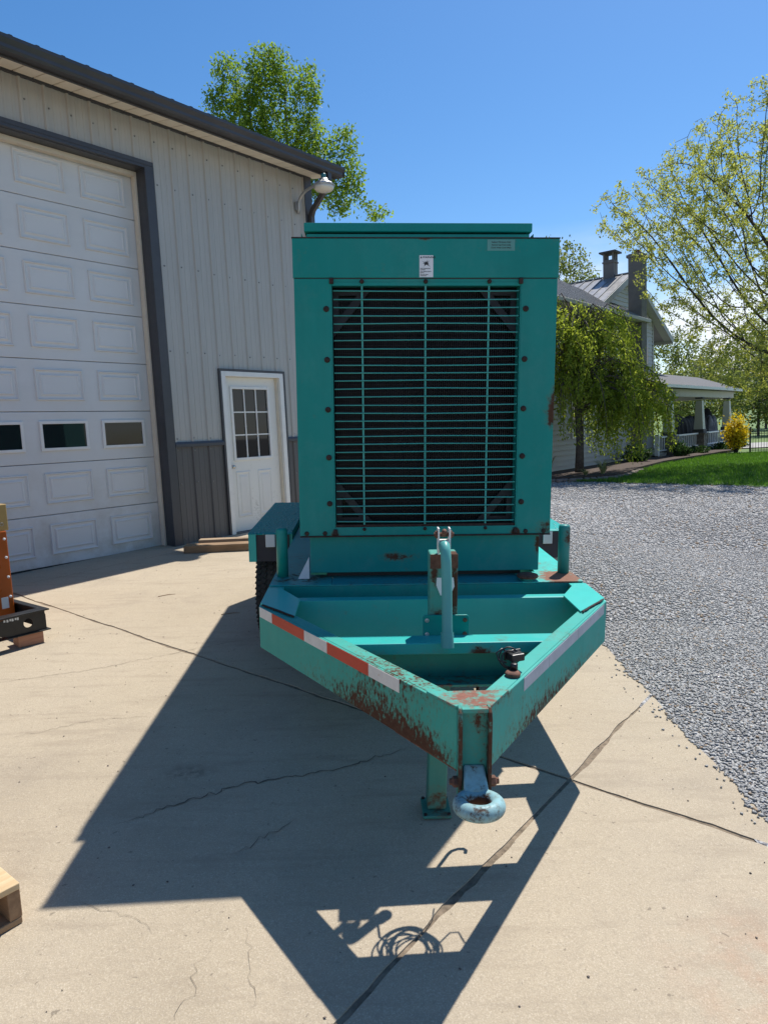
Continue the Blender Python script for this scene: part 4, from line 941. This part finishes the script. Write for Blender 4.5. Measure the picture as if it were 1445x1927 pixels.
# stickers
def text(body, size, x, z, y, mat, parent, name='lettering', align='LEFT'):
    cu = bpy.data.curves.new(name, 'FONT'); cu.body = body; cu.size = size; cu.align_x = align; cu.space_line = 1.0; cu.offset = size*.022
    t = bpy.data.objects.new('tmp', cu); col.objects.link(t); bpy.context.view_layer.update()
    me = bpy.data.meshes.new_from_object(t.evaluated_get(bpy.context.evaluated_depsgraph_get())); bpy.data.objects.remove(t)
    me.transform(Matrix.Translation((x,y,z)) @ Matrix.Rotation(math.pi/2, 4, 'X')); me.materials.clear(); me.name = name
    o = bpy.data.objects.new(name, me); me.materials.append(mat); col.objects.link(o); o.parent = parent; return o
YS = YB-.0032
w = MB().box(-.034,.031,YS-.0012,YS-.0002,2.233,2.332).build('warning_label', M['sticker'], gen); w['label'] = 'white warning label with black burst symbol'
YT = YS-.0016
MB().add([(-.031,YT,2.3185),(-.021,YT,2.3185),(-.026,YT,2.328)], [(0,1,2)]).build('warning_triangle', M['ink'], w)
text('WARNING', .0125, -.0195, 2.3188, YT, M['ink'], w)
V = []; cx, cz = -.0015, 2.293
for k in range(22):
    a = math.pi*1.25-k*(math.pi*1.5)/21; r = (.017+.006*math.sin(k*2.3)) if k%2 == 0 else .008
    V.append((cx+r*math.cos(a), YT, cz+r*math.sin(a)*1.05))
V2 = [(cx,YT,cz-.003)]+V; MB().add(V2, [(0,k,k+1) for k in range(1,22)]).build('burst_symbol', M['ink'], w)
for k, t_ in enumerate(('Hot Pressurized','Coolant','Can cause severe','burns.','Do not open','while hot.')): text(t_, .0072, -.030, 2.272-k*.0068-(.0015 if k%2 == 0 else 0), YT, M['ink'], w)
w2_ = MB().box(.285,.415,YS-.0010,YS-.0002,2.353,2.403).build('fill_label', M['sticker_teal'], gen); w2_['label'] = 'faded pale green label with three lines of text'
for k, t_ in enumerate(('Radiator Fill Access Only!','Remove Cap From Inside','Check Water Level Often!')): text(t_, .0088, .350, 2.3885-k*.0125, YT, M['ink'], w2_, 'lettering', 'CENTER')

# ------------------------------------------------------------------ farmhouse behind the yard (local: x along its long wall, y into the house)
HP = .71; HSC = 1.08; HC = Vector((10.45*HSC, 27.93*HSC, 1.278-1.778*HSC)); HRZ = math.pi/2-HP
hs_ = thing('farmhouse', 'grey clapboard farmhouse with metal roof, two chimneys and porch', 'house', HC, HRZ); hs_.scale = (HSC,)*3
def clapwall(name, a0, a1, y, z0, z1, mat, pitch=.17, top=None):
    b = MB(); n = int((z1-z0)/pitch)+1
    for k in range(n):
        za, zb_ = z0+k*pitch, min(z0+(k+1)*pitch, z1)
        if zb_-za < .01: continue
        x0, x1 = a0, a1
        if top: 
            lo, hi = top((za+zb_)/2); x0, x1 = max(a0, lo), min(a1, hi)
            if x1-x0 < .05: continue
        b.add([(x0,y-.034,za),(x1,y-.034,za),(x1,y-.002,zb_),(x0,y-.002,zb_)], [(0,1,2,3)])
        b.add([(x0,y,za),(x1,y,za),(x1,y-.034,za),(x0,y-.034,za)], [(0,1,2,3)])
    return b.build(name, mat, hs_)
wing = clapwall('wing_wall', -11, -.30, 0, .05, 5.55, M['clap'])
MB().box(-11,-.3,.01,.2,0,5.6).build('wall_core', M['clap'], hs_); MB().box(-11,-.3,-.03,.0,-.1,.05).build('foundation', M['stucco'], hs_)
GPK, GHW, GZ, SL_ = 1.06, 3.21, 7.78, .495         # gable peak, half width, ridge height, pitch
def gtop(z): h = max(0, (GZ-.08-z)/SL_); return GPK-h, GPK+h
clapwall('gable_wall', GPK-GHW, GPK+GHW, 1.0, 0, 7.7, M['clap_w'], .17, gtop)
MB().box(GPK-GHW,GPK+GHW,1.01,1.2,0,GZ-.1-GHW*SL_).build('wall_core', M['clap_w'], hs_)
clapwall('end_wall', .0, .01, 0, 0, .1, M['clap_w'])
b = MB().add([(GPK+GHW,1.0,0),(GPK+GHW,9,0),(GPK+GHW,9,6.1),(GPK+GHW,1.0,6.1)], [(0,1,2,3)]); b.build('side_wall', M['clap_w'], hs_)
MB().add([(-.3,0,0),(-.3,1.0,0),(-.3,1.0,6.2),(-.3,0,5.6)], [(0,1,2,3)]).build('side_wall', M['clap'], hs_)
MB().box(GPK+GHW-.09,GPK+GHW+.012,.955,1.0,0,6.1).build('corner_board', M['htrim'], hs_)
# gable roof in two slopes with standing seams
ov = .55
for s in (-1, 1):
    e = GHW+ov+1.0 if s > 0 else GHW+.35
    zz = GZ-(e)*SL_
    rf = MB().add([(GPK,.62,GZ),(GPK+s*e,.62,zz),(GPK+s*e,9.4,zz),(GPK,9.4,GZ),(GPK,.62,GZ-.10),(GPK+s*e,.62,zz-.10),(GPK+s*e,9.4,zz-.10),(GPK,9.4,GZ-.10)],
             [(0,1,2,3) if s > 0 else (3,2,1,0),(4,5,6,7),(0,4,5,1),(1,5,6,2),(2,6,7,3)]).build('roof', M['hroof'], hs_)
    for k in range(22):
        y = .66+k*.41; MB().beam((GPK+s*.02,y,GZ-.01*SL_+.014), (GPK+s*e,y,zz+.014), .035, .035, (0,0,1)).build('roof_seam', M['hroof'], rf)
    MB().beam((GPK,.60,GZ-.09), (GPK+s*e,.60,zz-.09), .03, .22).build('rake_board', M['htrim'], hs_)
    MB().beam((GPK+s*.05,.80,GZ-.13), (GPK+s*e,.80,zz-.11), .36, .02).build('rake_soffit', M['column'], hs_)
MB().box(GPK-.08,GPK+.08,.6,9.4,GZ-.01,GZ+.03).build('ridge_cap', M['hroof'], hs_)
MB().box(GPK+GHW+ov+.9,GPK+GHW+ov+1.02,.6,9.4,GZ-(GHW+ov+1)*SL_-.2,GZ-(GHW+ov+1)*SL_-.02).build('eave_board', M['htrim'], hs_)
# wing roof
wz0, wsl = 5.66, .56
rf = MB().add([(-11.3,-.42,wz0),(-.15,-.42,wz0),(-.15,3.6,wz0+4.02*wsl),(-11.3,3.6,wz0+4.02*wsl),(-11.3,-.42,wz0-.06),(-.15,-.42,wz0-.06),(-.15,3.6,wz0+4.02*wsl-.06),(-11.3,3.6,wz0+4.02*wsl-.06)], [(0,1,2,3),(7,6,5,4),(0,4,5,1),(1,5,6,2)]).build('roof', M['hroof'], hs_)
for k in range(47):
    x = -.2-k*.235; MB().beam((x,-.42,wz0+.012), (x,3.58,wz0+4.0*wsl+.012), .03, .028).build('roof_seam', M['hroof'], rf)
MB().add([(-11.3,3.6,wz0+4.02*wsl),(-.15,3.6,wz0+4.02*wsl),(-.15,7.62,wz0),(-11.3,7.62,wz0)], [(0,1,2,3)]).build('roof', M['hroof'], hs_)
MB().add([(-11,0,0),(-11,7.2,0),(-11,7.2,wz0),(-11,3.6,wz0+3.6*wsl),(-11,0,wz0)], [(0,1,2,3,4)]).build('end_wall', M['clap'], hs_)
MB().box(-11,-.3,7.1,7.2,0,wz0).build('rear_wall', M['clap'], hs_)
MB().box(GPK-GHW,GPK+GHW,8.9,9.0,0,6.0).build('rear_wall', M['clap_w'], hs_)
MB().add([(GPK-GHW,1.0,0),(GPK-GHW,9,0),(GPK-GHW,9,6.1),(GPK-GHW,1.0,6.1)], [(0,1,2,3)]).build('side_wall', M['clap_w'], hs_)
MB().box(-11.3,-.15,-.50,-.40,wz0-.16,wz0-.02).build('gutter', M['htrim'], hs_, bevel=.02)
MB().box(-11.3,-.15,-.40,.0,wz0-.17,wz0-.13).build('eave_soffit', M['column'], hs_)
# chimneys
def chim(a0,a1,y0,y1,z0,z1,name='chimney'):
    c = MB().box(a0,a1,y0,y1,z0,z1).build(name, M['stucco'], hs_, bevel=.02); MB().box(a0-.05,a1+.05,y0-.05,y1+.05,z1-.14,z1-.04).build('chimney_collar', M['stucco'], c); return c
c1 = chim(-.92,-.36,-.40,.12,0,8.08); MB().lathe([(.14,8.04),(.13,8.22)], (-.64,-.14,0), 2, 12).build('chimney_pot', M['rust'], c1)
c2 = MB().box(.83,1.29,1.40,1.84,6.4,8.42).build('chimney', M['stucco'], hs_)
for a in (.86,1.06,1.26):
    for y in (1.43,1.81): MB().box(a-.03,a+.03,y-.03,y+.03,8.42,8.70).build('chimney_post', M['stucco'], c2)
MB().box(.70,1.42,1.27,1.97,8.70,8.76).build('chimney_cap', M['proof'], c2)
MB().box(.80,1.32,1.37,1.87,8.30,8.36).build('chimney_band', M['stucco'], c2)
# windows
for a0, z0 in ((-6.3,1.25),(-3.4,1.25),(-3.4,3.7),(-6.3,3.7)):
    wd = MB().box(a0,a0+.06,-.06,-.023,z0,z0+1.5).box(a0+.89,a0+.95,-.06,-.023,z0,z0+1.5).box(a0+.061,a0+.889,-.06,-.023,z0,z0+.07).box(a0+.061,a0+.889,-.06,-.023,z0+1.43,z0+1.5).box(a0+.061,a0+.889,-.05,-.023,z0+.72,z0+.78).build('window', M['rail'], hs_)
    MB().box(a0+.06,a0+.89,-.035,-.024,z0+.07,z0+.72).build('pane', M['glass'], wd); MB().box(a0+.06,a0+.89,-.032,-.024,z0+.78,z0+1.43).build('pane', M['glass'], wd)
wd = MB().box(2.75,3.55,.93,.975,4.1,5.4).build('window', M['htrim'], hs_); MB().box(2.83,3.47,.92,.929,4.18,5.32).build('pane', M['glass'], wd)
# porch
po = bpy.data.objects.new('porch', None); col.objects.link(po); po.parent = hs_
PY = -.55
MB().box(.55,11.4,PY+.1,3.0,.30,.40).build('porch_floor', M['column'], po)
b = MB().add([(-.0,PY-.45,3.10),(12.1,PY-.45,3.10),(11.0,1.0,3.85),(-.0,1.0,3.85),(12.1,3.6,3.10),(11.0,3.0,3.85),(-.0,PY-.45,3.02),(12.1,PY-.45,3.02),(12.1,3.6,3.02),(0,3.6,3.02)], [(0,1,2,3),(1,4,5,2),(2,5,3),(0,6,7,1),(1,7,8,4),(6,9,8,7)])
b.build('porch_roof', M['proof'], po)
MB().box(0,12.1,PY-.52,PY-.44,3.00,3.12).build('porch_gutter', M['rail'], po)
MB().box(.4,11.3,PY-.12,PY+.12,2.68,3.0).build('porch_beam', M['htrim'], po)
MB().box(11.06,11.3,PY+.13,3.2,2.68,3.0).build('porch_beam', M['htrim'], po)
cx_ = (1.72, 5.95, 10.55)
for k, a in enumerate(cx_):
    z1_ = 2.68
    cl_ = MB().add([(a-.20,PY-.20,1.22),(a+.20,PY-.20,1.22),(a+.20,PY+.20,1.22),(a-.20,PY+.20,1.22),(a-.13,PY-.13,2.52),(a+.13,PY-.13,2.52),(a+.13,PY+.13,2.52),(a-.13,PY+.13,2.52)], [(0,1,5,4),(1,2,6,5),(2,3,7,6),(3,0,4,7),(4,5,6,7)]).build('porch_column', M['column'], po)
    MB().box(a-.21,a+.21,PY-.21,PY+.21,2.60,2.679).build('capital', M['proof'], cl_) if False else None
    MB().box(a-.16,a+.16,PY-.16,PY+.16,2.60,2.679).build('column_capital', M['proof'], po); MB().box(a-.24,a+.24,PY-.24,PY+.24,1.06,1.22).build('column_base', M['proof'], po)
    MB().box(a-.28,a+.28,PY-.28,PY+.28,-.1,1.0).build('stone_pier', M['pier'], po, bevel=.03); MB().box(a-.32,a+.32,PY-.32,PY+.32,1.0,1.06).build('pier_cap', M['pier'], po)
MB().add([(7.9,2.6,.4),(8.3,2.6,.4),(8.3,3.0,.4),(7.9,3.0,.4),(7.95,2.65,2.7),(8.25,2.65,2.7),(8.25,2.95,2.7),(7.95,2.95,2.7)], [(0,1,5,4),(1,2,6,5),(2,3,7,6),(3,0,4,7)]).build('porch_column', M['column'], po)
for a0, a1 in ((.35,cx_[0]-.29),(cx_[0]+.29,cx_[1]-.29),(cx_[1]+.29,cx_[2]-.29)):
    MB().box(a0,a1,PY-.04,PY+.04,1.0,1.07).build('top_rail', M['rail'], po); MB().box(a0,a1,PY-.03,PY+.03,.46,.52).build('bottom_rail', M['rail'], po)
    n = int((a1-a0)/.27)
    for k in range(1, n): x = a0+(a1-a0)*k/n; MB().box(x-.018,x+.018,PY-.018,PY+.018,.521,.999).build('baluster', M['rail'], po)
    b = MB(); 
    for k in range(int((a1-a0)/.16)):
        x = a0+k*.16
        for s in (-1, 1): b.beam((x+.0+(0 if s > 0 else .3),PY-.0+.012*s,.02), (x+.3-(0 if s > 0 else .3),PY+.012*s,.38), .012, .035, (0,1,0))
    b.build('lattice', M['rail'], po)
MB().box(.25,.40,PY-.07,PY+.07,.3,1.15).build('newel_post', M['rail'], po)
MB().box(.5,11.2,PY+.05,PY+.1,-.1,.3).build('porch_skirt', M['black'], po)
# dark draped bundle on the porch
dr = thing('draped_cover', 'black cloth draped over bulky furniture on the porch', 'cover', HC+Matrix.Rotation(HRZ, 3, 'Z') @ (Vector((4.9,.25,.40))*HSC), HRZ); dr.scale = (HSC,)*3
def drape(L, w, h, nx_, seed, hump):
    V = []; Fc = []; ny_ = 26; r_ = random.Random(seed)
    for i in range(nx_+1):
        t = i/nx_
        for j in range(ny_+1):
            s = j/ny_; a = math.pi*s; fold = 1+.13*math.sin(t*41+s*2+2*math.sin(t*7))*(1-.6*math.sin(a))
            top = h*(hump(t))*min(1, t/.05, (1-t)/.05)**.35; y = -math.cos(a); zc = math.sin(a)**.42
            V.append((t*L+.04*math.sin(s*9+t*30), y*w*.5*fold*min(1, t/.04+.1, (1-t)/.04+.1), max(.0, top*zc)))
    for i in range(nx_):
        for j in range(ny_): k = i*(ny_+1)+j; Fc.append((k, k+1, k+ny_+2, k+ny_+1))
    return V, Fc
MB().add(*drape(3.1, .6, 1.72, 90, 1, lambda t: .90+.10*math.sin(t*5+1.2))).build('cloth', M['cloth'], dr, True).location = (-.75,0,0)
MB().add(*drape(2.7, .6, 1.60, 70, 2, lambda t: .90+.24*math.exp(-((t-.84)/.08)**2))).build('cloth', M['cloth'], dr, True).location = (2.75,0,0)
MB().add(*drape(1.0, .4, 1.3, 30, 3, lambda t: 1+.12*math.sin(t*9))).build('grey_sheet', M['cloth_grey'], dr, True).location = (4.2,-.3,0)

# iron fence on the right
fz = float(gz(16, 29.5))
fn = thing('iron_fence', 'black iron picket fence beyond the lawn at the right edge', 'fence', (17.0,31.9,-.48), math.atan2(-.75,.66))
for k in range(38): MB().box(k*.12-.008,k*.12+.008,-.008,.008,.06,1.02).build('picket', M['iron'], fn)
for z in (.12,.88,.98): MB().box(0,4.5,-.012,.012,z,z+.03).build('rail', M['iron'], fn)
for x in (0,1.5,3.0,4.5): MB().box(x-.03,x+.03,-.031,.031,.0,1.2).build('post', M['iron'], fn)

# ------------------------------------------------------------------ plants
def leaves(name, P, size, mat, parent, per=1, spread=.1, droop=0, aspect=2.2, bend=True):
    P = np.repeat(np.asarray(P, float), per, 0); n = len(P); P = P+nr.randn(n,3)*spread
    d = nr.randn(n,3); d[:,2] -= droop; d /= np.linalg.norm(d,axis=1)[:,None]
    r = np.cross(d, nr.randn(n,3)); r /= np.linalg.norm(r,axis=1)[:,None]
    s = size*(.6+.8*nr.rand(n))[:,None]; w = s/aspect; nn = np.cross(d, r)
    V = np.stack([P, P+d*s*.5+r*w*.5+nn*s*.06, P+d*s+nn*-.08*s, P+d*s*.5-r*w*.5+nn*s*.06], 1).reshape(-1,3)
    Fc = 4*np.arange(n)[:,None]+np.array([0,1,2,3])[None]
    return np_mesh(name, V, Fc, mat, parent)
def colonize(att, nodes, parents, step, di, dk, iters=160):
    N = [np.array(p, float) for p in nodes]; PR = list(parents); att = np.asarray(att, float)
    best = np.full(len(att), 1e9); bi = np.zeros(len(att), int)
    def upd(k0):
        for k in range(k0, len(N)):
            d = np.linalg.norm(att-N[k], axis=1); m = d < best; best[m] = d[m]; bi[m] = k
    upd(0)
    for it in range(iters):
        act = best < di
        if not act.any():
            if len(att) == 0: break
            act = best < best.min()+.5
        k0 = len(N); ids = np.unique(bi[act])
        dirs = att-np.array(N)[bi]; dirs /= np.linalg.norm(dirs,axis=1)[:,None]+1e-9
        for i in ids:
            v = dirs[act & (bi == i)].sum(0)+nr.randn(3)*.25; l = np.linalg.norm(v)
            if l < 1e-3: continue
            N.append(N[i]+v/l*step); PR.append(int(i))
        if len(N) == k0: break
        upd(k0); keep = best > dk; att = att[keep]; best = best[keep]; bi = bi[keep]
        if len(att) == 0: break
    return np.array(N), np.array(PR)
def skeleton(N, PR, tip=.006, expo=2.3, rmax=.3):
    n = len(N); ch = np.zeros(n, int); area = np.zeros(n)
    for k in range(n-1, -1, -1):
        if area[k] == 0: area[k] = tip**expo
        if PR[k] >= 0: area[PR[k]] += area[k]; ch[PR[k]] += 1
    return np.minimum(area**(1/expo), rmax), ch
def wood_mesh(name, N, PR, R, mat, parent, sides=5):
    V = []; Fc = []
    for k in range(len(N)):
        p = PR[k]
        if p < 0: continue
        a, b_ = N[p], N[k]; d = b_-a; d = d/(np.linalg.norm(d)+1e-9); u = np.cross(d, (.3,.5,.81)); u /= np.linalg.norm(u); w = np.cross(d, u); ns_ = sides if R[k] > .02 else 3; o = len(V)
        ra = min(R[p], R[k]*1.5)
        for c, r in ((a-d*r_over(R[k]), ra), (b_, R[k])):
            for s in range(ns_): t = 2*math.pi*s/ns_; V.append(c+(u*math.cos(t)+w*math.sin(t))*r)
        for s in range(ns_): Fc.append((o+s, o+(s+1)%ns_, o+ns_+(s+1)%ns_, o+ns_+s))
    return np_mesh(name, V, Fc, mat, parent, True)
def r_over(r): return r*.5
def ell(n, c, r, hollow=0):
    v = nr.randn(n*2,3); v /= np.linalg.norm(v,axis=1)[:,None]; t = nr.rand(n*2)**(1/3); t = hollow+(1-hollow)*t
    return (np.array(c)+v*t[:,None]*np.array(r))[:n]
def tree(name, label, trunk, lobes, step, di, dk, leafsize, per, spread, lmat, wmat, tip=.006, rmax=.2, group=None, droop=.3, leaf_r=.02, aspect=2.2, keep=1.0, cat='tree'):
    att = np.concatenate([ell(n, c, r, h) for n, c, r, h in lobes])
    pts = []; T_ = [np.array(p, float) for p in trunk]
    for a, b_ in zip(T_[:-1], T_[1:]):
        m = max(1, int(np.linalg.norm(b_-a)/step)); pts += [a+(b_-a)*k/m for k in range(m)]
    pts.append(T_[-1]); base_ = pts[0].copy()
    N, PR = colonize(att, pts, [-1]+list(range(len(pts)-1)), step, di, dk)
    R, ch = skeleton(N, PR, tip, 2.3, rmax)
    root = thing(name, label, cat, tuple(base_), 0, group); N = N-base_
    wood_mesh('trunk', N, PR, R, wmat, root)
    th = N[(R < leaf_r)]
    if keep < 1: th = th[nr.rand(len(th)) < keep]
    leaves('crown', th, leafsize, lmat, root, per, spread, droop, aspect)
    return root, len(N), len(th)*per
def at_px(px, py, y):
    d = fwd+e_r*((px-722.5)/F_PX)+e_u*((963.5-py)/F_PX); k = y/d.y; return (d.x*k, y, CAM_H+d.z*k)
info = []
info.append(tree('locust_tree', 'tall spreading tree with sparse yellow-green spring leaves at right', [(14.4,24.0,-.55),(14.3,23.9,1.6),(14.0,23.7,3.2)],
    [(4400,(14.3,23.6,7.5),(5.8,4.8,4.5),.1),(620,(9.9,23.5,8.1),(2.8,2.1,1.4),0),(1300,(14.4,22.8,3.5),(4.0,3.1,2.1),.1)], .21, 2.9, .31, .088, 30, .072, M['leaf_spring'], M['bark_d'], .0064, .32, None, .2, .0175, 1.9, .5))
info.append(tree('ash_tree', 'tall bright green leafy tree rising behind the workshop roof', [(-4.1,25,-.4),(-4.1,25,4.5),(-4.0,25,7)],
    [(int(900*(r/60)**2)+60, at_px(px, py, 25+dy), (r/52., r/58., r*st/52.), 0) for px,py,r,st,dy in ((505,135,42,1.1,0),(432,135,26,1.2,.5),(572,165,32,1.3,-.4),(478,225,55,1.1,.3),(570,255,42,1.2,0),(515,310,62,1.0,.2),(412,195,24,1.2,0),(600,330,40,1.2,-.3),(648,265,22,1.5,0),(655,320,30,1.3,.2),(640,375,30,1.0,.3),(400,185,14,1.4,0),(712,402,22,.6,0),(455,300,40,1,0))], .21, 2.6, .28, .125, 26, .12, M['leaf_green'], M['bark'], .007, .22, None, .5, .025, 2.0))
info.append(tree('distant_tree', 'green tree behind the farmhouse roof, left of the chimneys', [(11.6,45,-.3),(11.6,45,6)],
    [(700,(11.4,45,9.7),(3.0,2.4,3.1),.1)], .36, 4, .5, .20, 16, .22, M['leaf_far'], M['bark'], .012, .2, 'trees beyond the farmhouse', .1, .05, 1.8))
for k, (x, y, h, r, lab) in enumerate(((24,52,5.2,3.6,'rounded pale green tree seen between the porch columns'),(30.5,56,6.5,4.4,'pale green tree right of the porch, beyond the road'),(36.5,58,8.2,5.0,'tall yellow-green tree at the right edge, beyond the road'),(27.5,66,8.6,4.2,'tall distant tree behind the porch roof end'),(40,72,9.5,5.5,'far tree at the right edge behind the others'))):
    info.append(tree('background_tree', lab, [(x,y,float(field_z(x,y))),(x,y,h*.35)], [(650,(x,y,h*.60),(r,r*.8,h*.52),.1)], .45, 5, .6, .24, 16, .28, M['leaf_far'], M['bark'], .014, .2, 'trees beyond the road', .1, .06, 1.7))
# weeping tree before the house
wt = thing('weeping_tree', 'small weeping tree with drooping green branches before the farmhouse', 'tree', (6.40,22.4,-.33))
b = MB(); b.tube([(0,0,0),(.03,0,1.0),(-.02,.02,2.2),(.03,0,3.4),(.0,.05,4.6),(.05,0,5.4)], [.15,.12,.11,.095,.07,.03], 9)
LP = []
lobes_w = [(-.2,0,5.1,1.2),(-.6,-.2,4.6,1.0),(.8,.1,4.5,1.1),(1.7,0,3.0,1.0),(-.4,.3,5.3,.9),(1.3,-.5,3.3,1.0),(.4,-.6,4.3,1.1),(-.6,.5,3.8,1.0),(.6,.7,4.6,1.0),(1.1,.2,4.9,.6),(0,-.4,3.1,1.0),(.9,-.3,2.7,1.0),(1.9,-.1,2.3,.9),(-.5,-.2,3.0,.8),(1.4,-.3,2.4,.9)]
for k in range(370):
    cx, cy, cz, rr = lobes_w[rnd.randrange(len(lobes_w))]
    a = rnd.random()*6.283; r = rr*(rnd.random()**.6); ex, ey = cx+r*math.cos(a), cy+r*.8*math.sin(a); ez = cz-.35*r*r+rnd.uniform(-.25,.25)
    t0 = Vector((.02,0,rnd.uniform(2.4,5.2))); t0.z = min(t0.z, ez-.1)
    mid = Vector((ex*.55, ey*.55, max(ez, t0.z)+.25+.15*rnd.random())); e = Vector((ex, ey, ez))
    Ld = rnd.choice((rnd.uniform(.3,1.0), rnd.uniform(.8,2.4))); zmin = .25+1.0*rnd.random()**2; Ld = min(Ld, max(.3, e.z-zmin))
    f = e+Vector((.25*math.cos(a), .25*math.sin(a), -Ld*.45)); g = e+Vector((.30*math.cos(a), .30*math.sin(a), -Ld))
    ctrl = [t0, mid, e, f, g]; path = []
    for i in range(4):
        for s in range(5): path.append(ctrl[i].lerp(ctrl[i+1], s/5))
    path.append(g); path = [path[0]]+[(path[i-1]+path[i]*2+path[i+1])/4 for i in range(1, len(path)-1)]+[path[-1]]
    if k % 2 == 0: b.tube(path[::2], [.022*(1-i/11)+.004 for i in range(len(path[::2]))], 4, False)
    LP += [tuple(p) for p in path[8:]]
b.build('trunk', M['bark'], wt, True)
leaves('crown', LP, .105, M['leaf_weep'], wt, 8, .07, 1.3, 2.4)
# golden shrub, porch shrubs, strap plants
def shrub(name, label, loc, r, h, n, size, mat, up=0, group=None, cat='shrub'):
    root = thing(name, label, cat, loc, 0, group); b = MB(); P = []
    for k in range(n):
        a = rnd.random()*6.283; q = rnd.random()**.55; hh = h*(1-.45*q*q)*(.75+.35*rnd.random()); e = Vector((r*q*math.cos(a), r*q*math.sin(a), hh)); s0 = Vector((e.x*.12, e.y*.12, 0)); m = s0.lerp(e, .5)+Vector((0,0,.12*h*up))
        b.tube([s0, m, e], [.014,.009,.004], 4, False)
        for t in np.linspace(.25, 1, 7): p = (s0.lerp(m, t*2) if t < .5 else m.lerp(e, t*2-1)); P.append(tuple(p))
    b.build('stems', M['bark_d'], root); leaves('foliage', P, size, mat, root, 9, .06*h, -.4, 2.0); return root
shrub('golden_shrub', 'bright yellow golden shrub at the end of the porch', (16.55,32.3,-.48), .52, 1.75, 46, .12, M['leaf_gold'], 1)
hw = lambda a, y, z=.12: tuple(HC+Matrix.Rotation(HRZ, 3, 'Z') @ (Vector((a, y, z))*HSC))
for a, y, r, h, lab in ((3.3,-1.2,.7,.42,'dark rounded shrub below the left porch railing'),(7.4,-1.2,.8,.42,'low dark shrub below the right porch railing'),(1.0,-1.2,.5,.7,'dark bushy shrub beside the porch corner post'),(9.9,-1.2,.6,.35,'small dark shrub at the last porch pier'),(-2.4,-.75,.7,.8,'dark shrub against the farmhouse wall near the chimney')):
    shrub('porch_shrub', lab, hw(a, y), r, h, 34, .10, M['leaf_dark'], 0, 'dark shrubs along the house')
def strap_plant(label, loc, r, h, n):
    root = thing('strap_plant', label, 'plant', loc, 0, 'strap leaved plants in the bed'); V = []; Fc = []
    for k in range(n):
        a = rnd.random()*6.283; L = h*(.6+.6*rnd.random()); o = rnd.random()*.12*r; w = .018
        d = Vector((math.cos(a), math.sin(a), 0)); sd = Vector((-d.y, d.x, 0)); base_i = len(V)
        for i in range(6):
            t = i/5; p = d*(o+r*t*t*(.5+.5*rnd.random()))+Vector((0,0,L*(t*1.25-.45*t*t*t)))
            ww = w*(1-t*.85); V += [tuple(p-sd*ww), tuple(p+sd*ww)]
        Fc += [(base_i+2*i, base_i+2*i+1, base_i+2*i+3, base_i+2*i+2) for i in range(5)]
    np_mesh('leaf_clump', V, Fc, M['leaf_strap'], root)
strap_plant('larger variegated strap-leaved plant in the mulch bed', (6.95,21.75,-.40), .5, .5, 70)
strap_plant('small low strap-leaved plant left of the larger one', (6.35,21.55,-.40), .35, .26, 40)
strap_plant('tall thin grass clump against the farmhouse wall behind the trunk', (5.75,23.6,-.38), .35, .8, 60)
# mulch bed with edging stones
bed = [(3.9,21.5),(5.2,21.0),(6.3,21.0),(7.2,21.3),(7.9,22.2),(8.9,24.0),(11.0,27.0),(13.4,29.6),(17.2,33.6),(15.6,34.6),(11.0,31.0),(9.6,28.2),(6.0,24.8),(3.2,24.0)]
bm_ = MB().prism(bed, -.52, -.36); mo = bm_.build('mulch_bed', M['mulch']); mo['kind'] = 'structure'
for k in range(46):
    t = k/45*5.0; i0 = int(t); f = t-i0; p = Vector((*bed[min(i0,8)],0)).lerp(Vector((*bed[min(i0+1,8)],0)), f)
    r = .07+.08*rnd.random(); b = MB(); V = []; Fc = []
    b.lathe([(r*.75,0),(r*1.05,.03),(r*(.9+.2*rnd.random()),.07),(r*.55,.11)], (0,0,0), 2, 7)
    b.v = [(x*(1+.35*rnd.uniform(-1,1)), y*(.8+.3*rnd.random()), z) for x,y,z in b.v]
    o = b.build('edging_stone', M['bed_stone'], None, True); o.location = (p.x+rnd.uniform(-.08,.08), p.y+rnd.uniform(-.12,.05), -.50); o.rotation_euler[2] = rnd.random()*6
    tag(o, 'rough brown stone edging the mulch bed before the farmhouse', 'stone', 'stones edging the mulch bed')
# lawn blades
x, y = scatter(90000, 5, 20, 15.5, 32, lambda x, y: (lawn_side(x, y) > .02) & (x > .24*y) & (x < .62*y+1))
n = len(x); z = gz(x, y)+.02; h = .05+.06*nr.rand(n); a = nr.rand(n)*6.283; w = .012; tl = (nr.rand(n,2)-.5)*.09
V = np.stack([np.stack([x-w*np.cos(a), y-w*np.sin(a), z], 1), np.stack([x+w*np.cos(a), y+w*np.sin(a), z], 1), np.stack([x+tl[:,0], y+tl[:,1], z+h], 1)], 1).reshape(-1,3)
tag(np_mesh('grass', V, 3*np.arange(n)[:,None]+np.array([0,1,2])[None], M['blade']), 'short green lawn grass before the farmhouse porch', 'grass', kind='stuff')
# a few twigs and leaf bits on the apron
for k, (x, y, lab) in enumerate(((-2.05,6.05,'thin brown twig lying on the concrete by the left joint'),(-1.35,5.45,'short leaf stem on the sunlit concrete nearer the trailer'))):
    o = MB().tube([(0,0,.004),(.10,.01,.006),(.15,-.01,.005)], [.003,.003,.0015], 5).build('twig', M['wood_brown']); o.location = (x, y, plane_z(x, y)); o.rotation_euler[2] = .5-k*.3; tag(o, lab, 'twig', 'twigs on the concrete')
print('TREES', info)
